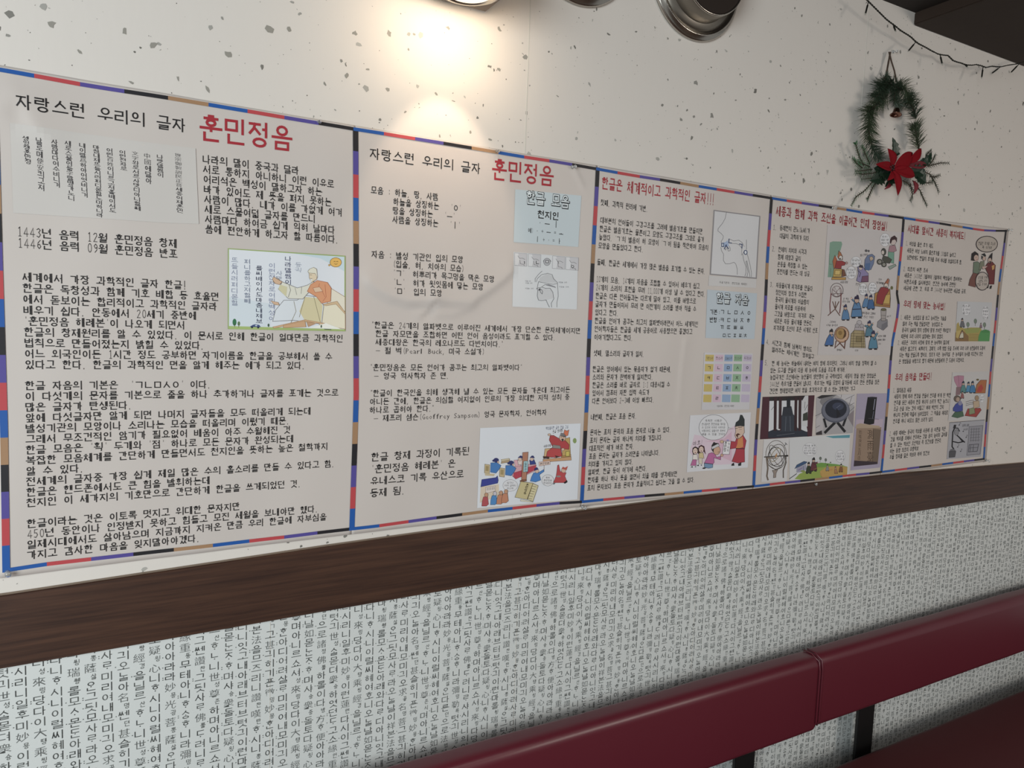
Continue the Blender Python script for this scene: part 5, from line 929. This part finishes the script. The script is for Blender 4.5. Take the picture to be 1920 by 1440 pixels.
# ------------------------------------------------------------------ wall and ceiling fixtures
m_chrome = mat('brushed_chrome', 'b9b4ac', .22, 1.0); m_chrome2 = mat('worn_steel', '8d877e', .38, 1.0); bump(m_chrome2, 25, .15, .0006, 4, (1, 1, 1))
m_dark = mat('dark_brown_cap', '2e2622', .35); m_black = mat('black_metal', '141414', .4)
def round_fixture(x, z, label):
    t = empty('round_wall_fixture', (x, 0, z), label, 'wall fixture', 'round chrome fixtures above the banner'); O = (x, 0, z); A = (0, -1, 0); R = .130
    bm_obj('base_ring', lathe([(0, 0), (R, 0), (R + .002, .006), (R - .002, .011), (R - .007, .012), (R - .009, .0165), (R - .012, .0175), (R - .0145, .013), (R - .02, .013)], O, A, 72), m_chrome, t, True)
    bm_obj('base_plate', lathe([(R - .019, .012), (R - .024, .018), (R - .05, .024), (.055, .026), (0, .026)], O, A, 64), m_chrome2, t, True)
    bm_obj('body', lathe([(.096, .02), (.094, .03), (.092, .058), (.090, .061)], O, A, 64), m_chrome2, t, True)
    bm_obj('rim', lathe([(.088, .059), (.092, .059), (.0935, .0615), (.092, .0645), (.089, .0645), (.088, .062)], O, A, 64), m_chrome, t, True)
    bm_obj('cap', lathe([(.089, .0625), (0, .0625)], O, A, 48), m_dark, t)
round_fixture(1.348, 2.472, 'large round chrome wall fixture with a dark cap above the third panel')
round_fixture(1.025, 2.476, 'round chrome wall fixture peeking in at the top of the frame beside the lit downlight')
t = empty('wall_downlight', (.727, -.1, 2.30), 'lit square brown downlight with a round glass above the second panel', 'lamp')
bm_obj('housing', box(.655, .794, -.175, -.032, 2.269, 2.34), mat('brown_housing', '4f433d', .5), t, bevel=.004)
bm_obj('wall_arm', box(.705, .745, -.04, 0, 2.29, 2.32), m_dark, t, bevel=.003)
m_gl = mat('lamp_glass', 'ece6dc', .12); g_ = m_gl.node_tree.nodes['Principled BSDF']; g_.inputs['Emission Color'].default_value = (1, .86, .66, 1); g_.inputs['Emission Strength'].default_value = 1.1
C0 = (.7245, -.1035, 2.269)
bm_obj('lens_ring', lathe([(.046, 0), (.057, 0), (.058, .002), (.057, .005), (.050, .007), (.048, .006), (.046, .002)], C0, (0, 0, -1), 56), m_chrome, t, True)
bm_obj('lens', lathe([(.048, .001), (.040, .007), (.02, .011), (0, .012)], C0, (0, 0, -1), 48), m_gl, t, True)

# ------------------------------------------------------------------ string of fairy lights
m_wire = mat('dark_green_wire', '14160f', .5); m_bulb = mat('bulb_tip', 'cfcfc4', .15); m_bulb.node_tree.nodes['Principled BSDF'].inputs['Transmission Weight'].default_value = .6
SP = [(330, -25), (350, 0), (395, 45), (440, 90), (490, 140), (540, 190), (580, 222), (620, 250), (680, 300), (720, 326), (760, 350), (795, 375), (830, 410), (865, 437), (900, 455), (945, 478), (990, 505), (1060, 540), (1110, 550), (1160, 555), (1185, 580), (1210, 605), (1250, 620), (1290, 630), (1320, 642), (1350, 650), (1400, 652), (1440, 645), (1490, 656), (1540, 675), (1600, 662), (1650, 668), (1690, 668), (1760, 652), (1840, 640), (1880, 632), (1925, 618), (2000, 590)]
GD = .06
gp = [Vector(at(1560 + x / 5.333, y / 5.333, GD - .02 * math.sin(min(max((x - 330) / 1600, 0), 1) * 3.1))) for x, y in SP]
t = empty('fairy_light_string', tuple(gp[0]), 'dark twisted string of unlit fairy lights sagging below the ceiling corner', 'string lights')
fine = []
for i in range(len(gp) - 1):
    for k in range(5): fine.append(gp[i].lerp(gp[i + 1], k / 5))
fine.append(gp[-1])
bm = bmesh.new()
for ph in (0, math.pi):
    pts = []; L_ = 0
    for i, p in enumerate(fine):
        if i: L_ += (fine[i] - fine[i - 1]).length
        a = ph + L_ * 330; pts.append(p + Vector((.0011 * math.cos(a), .0011 * math.sin(a), .0011 * math.cos(a))))
    tube(pts, .00125, 6, bm)
bm_obj('wire', bm, m_wire, t, True)
for (ax, ay), (bx, by) in (((365, 15), (335, 135)), ((610, 245), (635, 308)), ((838, 420), (765, 508)), ((1080, 545), (1100, 635)), ((1325, 640), (1352, 668)), ((1510, 668), (1497, 772)), ((1685, 668), (1600, 732)), ((1872, 638), (1792, 722))):
    A, B = Vector(at(1560 + ax / 5.333, ay / 5.333, GD - .012)), Vector(at(1560 + bx / 5.333, by / 5.333, GD - .004)); d = (B - A)
    o = bm_obj('bulb', tube([A, A + d * .3, A + d * .32, A + d * .97, B], [.0011, .0013, .0023, .0021, .0019], 8), m_wire, t, True)
    bm_obj('bulb_tip', tube([B, B + d.normalized() * .004, B + d.normalized() * .006], [.0016, .0013, .0004], 8), m_bulb, o, True)

# ------------------------------------------------------------------ christmas wreath
WD = .035
def wpix(x, y, d=WD): return Vector(at(1560 + x / 4.2333, 60 + y / 4.2353, d))
wr = empty('christmas_wreath', tuple(wpix(500, 700)), 'small pine wreath with red poinsettia and a bell hanging by a brown ribbon', 'wreath')
m_needle = mat('pine_needles', '2c3b2b', .55); m_needle2 = mat('pine_needles_olive', '3a4630', .55); m_stem = mat('branch_brown', '33291d', .8); m_fern = mat('fern_green', '2d4a2f', .5); m_leaf = mat('holly_leaf', '1b3022', .42)
m_petal = mat('poinsettia_red', '780a16', .75); bump(m_petal, 300, .25, .0004); m_petal.node_tree.nodes['Principled BSDF'].inputs['Specular IOR Level'].default_value = .15; m_petald = mat('poinsettia_dark_red', '6b1420', .65); m_bell = mat('copper_bell', '8f6a5c', .25, 1.0); m_rib = mat('ribbon_brown', '4a3b31', .7)
def needle(bm, p, d, l, w):
    s = d.cross(Vector((random.uniform(-1, 1), random.uniform(-1, 1), random.uniform(-1, 1)))).normalized() * w
    u = d.cross(s).normalized() * w; a = [bm.verts.new(p + s), bm.verts.new(p - s * .5 + u), bm.verts.new(p - s * .5 - u)]; m_ = p + d * l * .6 + Vector((0, 0, -l * .02))
    b = [bm.verts.new(m_ + s * .8), bm.verts.new(m_ - s * .4 + u * .8), bm.verts.new(m_ - s * .4 - u * .8)]; e = bm.verts.new(p + d * l + Vector((0, 0, -l * .06)))
    for k in range(3): k2 = (k + 1) % 3; bm.faces.new((a[k], a[k2], b[k2], b[k])); bm.faces.new((b[k], b[k2], e))
def pine(pts, n, length, m, spread=.9, fwd=.75):
    P_ = [wpix(*p) if len(p) == 2 else wpix(p[0], p[1], p[2]) for p in pts]
    br = bm_obj('pine_branch', tube(P_, [.0022] * (len(P_) - 1) + [.001], 6), m_stem, wr, True)
    bm = bmesh.new()
    for i in range(int(n * 1.2)):
        t_ = random.random() * (len(P_) - 1); k = min(int(t_), len(P_) - 2); p = P_[k].lerp(P_[k + 1], t_ - k); ax = (P_[k + 1] - P_[k]).normalized()
        r = Vector((random.gauss(0, 1), random.gauss(0, .55), random.gauss(0, 1))); r = (r - ax * r.dot(ax)).normalized()
        d = (ax * fwd * random.uniform(.5, 1.3) + r * spread).normalized()
        if p.y + d.y * length > -.004: d.y = -abs(d.y) * .3; d.normalize()
        needle(bm, p, d, length * random.uniform(.6, 1.1), .0006)
    bm_obj('needles', bm, m, br)
NL = .038
pine([(560, 470), (500, 430), (430, 400), (370, 430)], 300, NL, m_needle); pine([(480, 380), (430, 440), (380, 480), (345, 520)], 240, NL, m_needle)
pine([(520, 400), (580, 450), (610, 510), (615, 560)], 230, NL, m_needle2, .9, .5); pine([(440, 500), (370, 560), (320, 610), (285, 640)], 260, NL * 1.05, m_needle2)
pine([(600, 520), (640, 600), (665, 690)], 230, NL, m_needle, .85, -.55); pine([(330, 600), (300, 680), (290, 760), (300, 850)], 260, NL * 1.05, m_needle2, .8, .6)
pine([(690, 930), (665, 800), (655, 740)], 210, NL * 1.05, m_needle2, .8, .7); pine([(300, 850), (325, 930), (370, 1000)], 170, NL, m_needle, .8, .4); pine([(550, 450), (500, 480), (490, 540), (560, 580)], 150, NL * .8, m_needle)
pine([(410, 370), (435, 350), (440, 345)], 50, NL * .5, m_needle)
def fern(pts, n, length, m=None, sub=False, a=1.0):
    P_ = [wpix(*p) for p in pts]; br = bm_obj('fir_sprig', tube(P_, [.0016] * (len(P_) - 1) + [.0006], 5), m_stem, wr, True); bm = bmesh.new()
    for i in range(n):
        t_ = (i + .5) / n * (len(P_) - 1); k = min(int(t_), len(P_) - 2); p = P_[k].lerp(P_[k + 1], t_ - k); ax = (P_[k + 1] - P_[k]).normalized(); sd = ax.cross(Vector((0, 1, 0))).normalized()
        for sgn in (-1, 1):
            d = (ax * .75 + sd * sgn * a + Vector((0, random.uniform(-.3, .1), 0))).normalized(); needle(bm, p, d, length * (1 - .35 * i / n) * random.uniform(.85, 1.1), .0009)
    bm_obj('fir_needles', bm, m or m_fern, br)
m_feb = mat('fir_bright', '2f5a37', .5)
fern([(250, 1060), (215, 990), (190, 900), (185, 880)], 15, .017, m_feb); fern([(300, 1050), (260, 960), (235, 900)], 13, .016, m_feb); fern([(240, 1080), (190, 1040), (160, 1000)], 11, .016, m_feb); fern([(300, 1070), (230, 1040), (180, 1020)], 12, .015, m_feb); fern([(320, 1090), (250, 1100), (180, 1105)], 13, .016)
fern([(380, 1100), (330, 1120), (240, 1130), (190, 1120)], 14, .017); fern([(400, 1150), (330, 1180), (260, 1260), (190, 1310), (150, 1380)], 20, .014, m_feb, a=.8); fern([(360, 1180), (320, 1240), (290, 1310), (275, 1330)], 12, .013, a=.8); fern([(400, 1120), (320, 1160), (230, 1170)], 14, .016)
fern([(700, 1060), (780, 1060), (860, 1040), (930, 1040)], 15, .013, m_needle, a=.8); fern([(760, 1070), (800, 1020), (825, 970)], 10, .012, m_needle); fern([(700, 1100), (780, 1130), (820, 1200), (850, 1275)], 16, .016, m_needle); fern([(780, 1150), (820, 1150), (860, 1135)], 8, .012, m_needle); fern([(680, 1180), (760, 1200), (800, 1190)], 9, .015, m_needle)
fern([(640, 1180), (700, 1260), (730, 1330), (755, 1380)], 14, .014, m_needle); fern([(620, 1200), (640, 1290), (620, 1340)], 10, .014, m_needle); fern([(560, 1180), (600, 1200), (650, 1260)], 9, .013, m_needle); fern([(740, 1000), (760, 960), (790, 940)], 8, .012, m_needle)
def leafmesh(name, base, tip, width, m, d0=.045, d1=.06, holly=False, n=9, cup=.006, label=None):
    A, B = wpix(base[0], base[1], d0), wpix(tip[0], tip[1], d1); ax = B - A; L_ = ax.length; ax.normalize(); sd = ax.cross(Vector((0, -1, 0))).normalized(); nn = sd.cross(ax).normalized(); 
    if nn.y > 0: nn = -nn
    bm = bmesh.new(); rows = []
    for i in range(n + 1):
        t_ = i / n; w = width * (math.sin(math.pi * min(t_ ** .85, 1)) ** .8 if 0 < t_ < 1 else .02)
        if holly: w *= (1.18 if i % 2 else .78)
        c = A + ax * L_ * t_ + nn * (.004 * math.sin(math.pi * t_) + .0005)
        rows.append([bm.verts.new(c + sd * w * f + nn * (cup * abs(f) - .001 * (abs(f) < .1) ) * (w / max(width, 1e-6)) + ax * (-.002 * abs(f) if holly and i % 2 else 0)) for f in (-1, -.5, 0, .5, 1)])
    for r0, r1 in zip(rows, rows[1:]):
        for k in range(4): bm.faces.new((r0[k], r0[k + 1], r1[k + 1], r1[k]))
    o = bm_obj(name, bm, m, wr, not holly); s_ = o.modifiers.new('thick', 'SOLIDIFY'); s_.thickness = .0008
    if label: o['label'] = label
for b, e, w in (((480, 1030), (478, 838), .017), ((560, 1100), (350, 1130), .02), ((450, 1140), (330, 1080), .02), ((650, 1130), (740, 1200), .02), ((700, 1060), (790, 955), .012), ((600, 1110), (740, 1110), .018), ((480, 1120), (420, 1230), .016), ((700, 1020), (750, 1060), .014), ((420, 1150), (300, 1180), .018)):
    leafmesh('holly_leaf', b, e, w, m_leaf, .030, .036, True, 10)
leafmesh('petal', (640, 1180), (645, 1290), .010, m_petald, .034, .036, label='small dark red leaf'); leafmesh('petal', (600, 1060), (750, 1060), .011, m_petald, .034, .036, label='small dark red leaf'); leafmesh('petal', (450, 1190), (415, 1250), .006, m_petald, .034, .036, label='small dark red leaf')
for b, e, w in (((475, 1075), (440, 925), .0165), ((475, 1085), (345, 1050), .0125), ((490, 1080), (640, 960), .021), ((600, 1040), (708, 925), .0135), ((490, 1090), (655, 1145), .0165), ((480, 1095), (520, 1300), .0155), ((470, 1100), (440, 1180), .011)):
    leafmesh('petal', b, e, w, m_petal, .046, .050)
bm = bmesh.new()
for x, y in ((465, 1070), (480, 1060), (492, 1074), (474, 1086), (488, 1090)): bmesh.ops.create_icosphere(bm, subdivisions=1, radius=.003, matrix=Matrix.Translation(wpix(x, y, .052)))
bm_obj('flower_centre', bm, mat('flower_centre', '3a1a1c', .6), wr, True)
m_bellc = Vector(wpix(515, 600, .034))
bl = bm_obj('bell', lathe([(0, .0), (.004, -.001), (.0075, -.006), (.009, -.013), (.011, -.018), (.0155, -.022), (.0135, -.0215), (.009, -.017), (0, -.014)], m_bellc, (.25, .1, 1), 24), m_bell, wr, True)
bm = bmesh.new(); bmesh.ops.create_icosphere(bm, subdivisions=2, radius=.0035, matrix=Matrix.Translation(m_bellc + Vector((-.004, 0, -.022)))); bm_obj('clapper', bm, m_bell, bl, True)
for q in ([(452, 158, .012), (470, 230, .022), (495, 310, .032), (510, 400, .036)], [(462, 158, .010), (448, 230, .012), (430, 330, .018), (430, 390, .03)]):
    P_ = [wpix(*p) for p in q]; bm = bmesh.new(); rows = []
    for p in P_: rows.append([bm.verts.new(p + Vector((-.0028, 0, 0))), bm.verts.new(p + Vector((.0028, -.001, 0)))])
    for r0, r1 in zip(rows, rows[1:]): bm.faces.new((r0[0], r0[1], r1[1], r1[0]))
    o = bm_obj('ribbon', bm, m_rib, wr); s_ = o.modifiers.new('thick', 'SOLIDIFY'); s_.thickness = .0006

# ------------------------------------------------------------------ upholstered benches along the wall
m_vinyl = mat('burgundy_vinyl', '5e1f2b', .33); bump(m_vinyl, 420, .10, .0006, 3); m_vinyl.node_tree.nodes['Principled BSDF'].inputs['Specular IOR Level'].default_value = .55
m_seat = mat('burgundy_seat_vinyl', '4e1a1e', .62); bump(m_seat, 300, .15, .0008, 3)
def cushion(name, x0, x1, yb, yf, z0, z1, r, m, parent, n=44, rf=None, zslope=0.0, re=.012):
    """padded block: rounded section swept along x, pulled in at the ends"""
    rf = rf or r; sec = []
    def arc(cy, cz, a0, a1, rr): 
        for k in range(7): a = a0 + (a1 - a0) * k / 6; sec.append((cy + rr * math.cos(a), cz + rr * math.sin(a)))
    hp = math.pi / 2                                   # back is +y, front -y
    arc(yb - r, z1 - r, 0, hp, r); arc(yf + rf, z1 - rf, hp, 2 * hp, rf); arc(yf + r, z0 + r, 2 * hp, 3 * hp, r); arc(yb - r, z0 + r, 3 * hp, 4 * hp, r)
    cy, cz = (yb + yf) / 2, (z0 + z1) / 2; bm = bmesh.new(); rings = []
    st = [x0 + re * (1 - math.cos(a)) for a in np.linspace(0, hp, 5)] + list(np.linspace(x0 + re, x1 - re, n))[1:-1] + [x1 - re * (1 - math.cos(a)) for a in np.linspace(hp, 0, 5)]
    ins = [re * (1 - math.sin(a)) for a in np.linspace(0, hp, 5)] + [0] * (n - 2) + [re * (1 - math.sin(a)) for a in np.linspace(hp, 0, 5)]
    for x, i_ in zip(st, ins):
        wob = .0012 * math.sin(9 * x + 1) + .0008 * math.sin(23 * x)
        ring = []
        for y, z in sec:
            dy, dz = y - cy, z - cz; l = math.hypot(dy, dz); f = (l - i_) / l
            ring.append(bm.verts.new((x, cy + dy * f - (wob if y < cy else 0), cz + dz * f + wob * .6)))
        rings.append(ring)
    for A, B in zip(rings, rings[1:]):
        for k in range(len(sec)): bm.faces.new((A[k], A[(k + 1) % len(sec)], B[(k + 1) % len(sec)], B[k]))
    bm.faces.new(rings[0]); bm.faces.new(rings[-1][::-1])
    return bm_obj(name, bm, m, parent, True)
def bench(x0, x1, posts, label, dz=0.0, dy=0.0):
    t = empty('bench', ((x0 + x1) / 2, -.3, 0), label, 'bench')
    bk = cushion('backrest', x0, x1, -.052, -.112 - dy, .589 + dz, .7945 + dz * .3, .016, m_vinyl, t, rf=.026)
    bm_obj('piping', tube([(x1 - .006 if x0 < 0 else x0 + .006, y, z) for y, z in ((-.06, .7925), (-.088, .7925), (-.1085 - dy, .78), (-.1135 - dy, .755), (-.1135 - dy, .61), (-.108, .594))], .0022, 8), m_vinyl, bk, True)
    for px in posts: bm_obj('post', box(px, px + .074, -.058, -.046, .30, .72), m_black, t, bevel=.002)
    cushion('seat', x0, x1, -.102, -.56, .37, .452, .022, m_seat, t)
    bm_obj('seat_base', box(x0 + .02, x1 - .02, -.54, -.14, .24, .372), m_black, t, bevel=.004)
    for lx in (x0 + .06, x1 - .06):
        for ly in (-.51, -.12): bm_obj('leg', lathe([(0, 0), (.022, 0), (.018, .02), (.018, .245), (0, .245)], (lx, ly, 0), (0, 0, 1), 16), m_black, t, True)
bench(-1.1, 1.825, (-.6, .5, 1.583), 'nearer burgundy vinyl bench whose padded backrest ends at the seam', -.008, .003)
bench(1.8275, 3.75, (2.093, 3.2), 'farther burgundy vinyl bench at the right with a black post under its backrest')
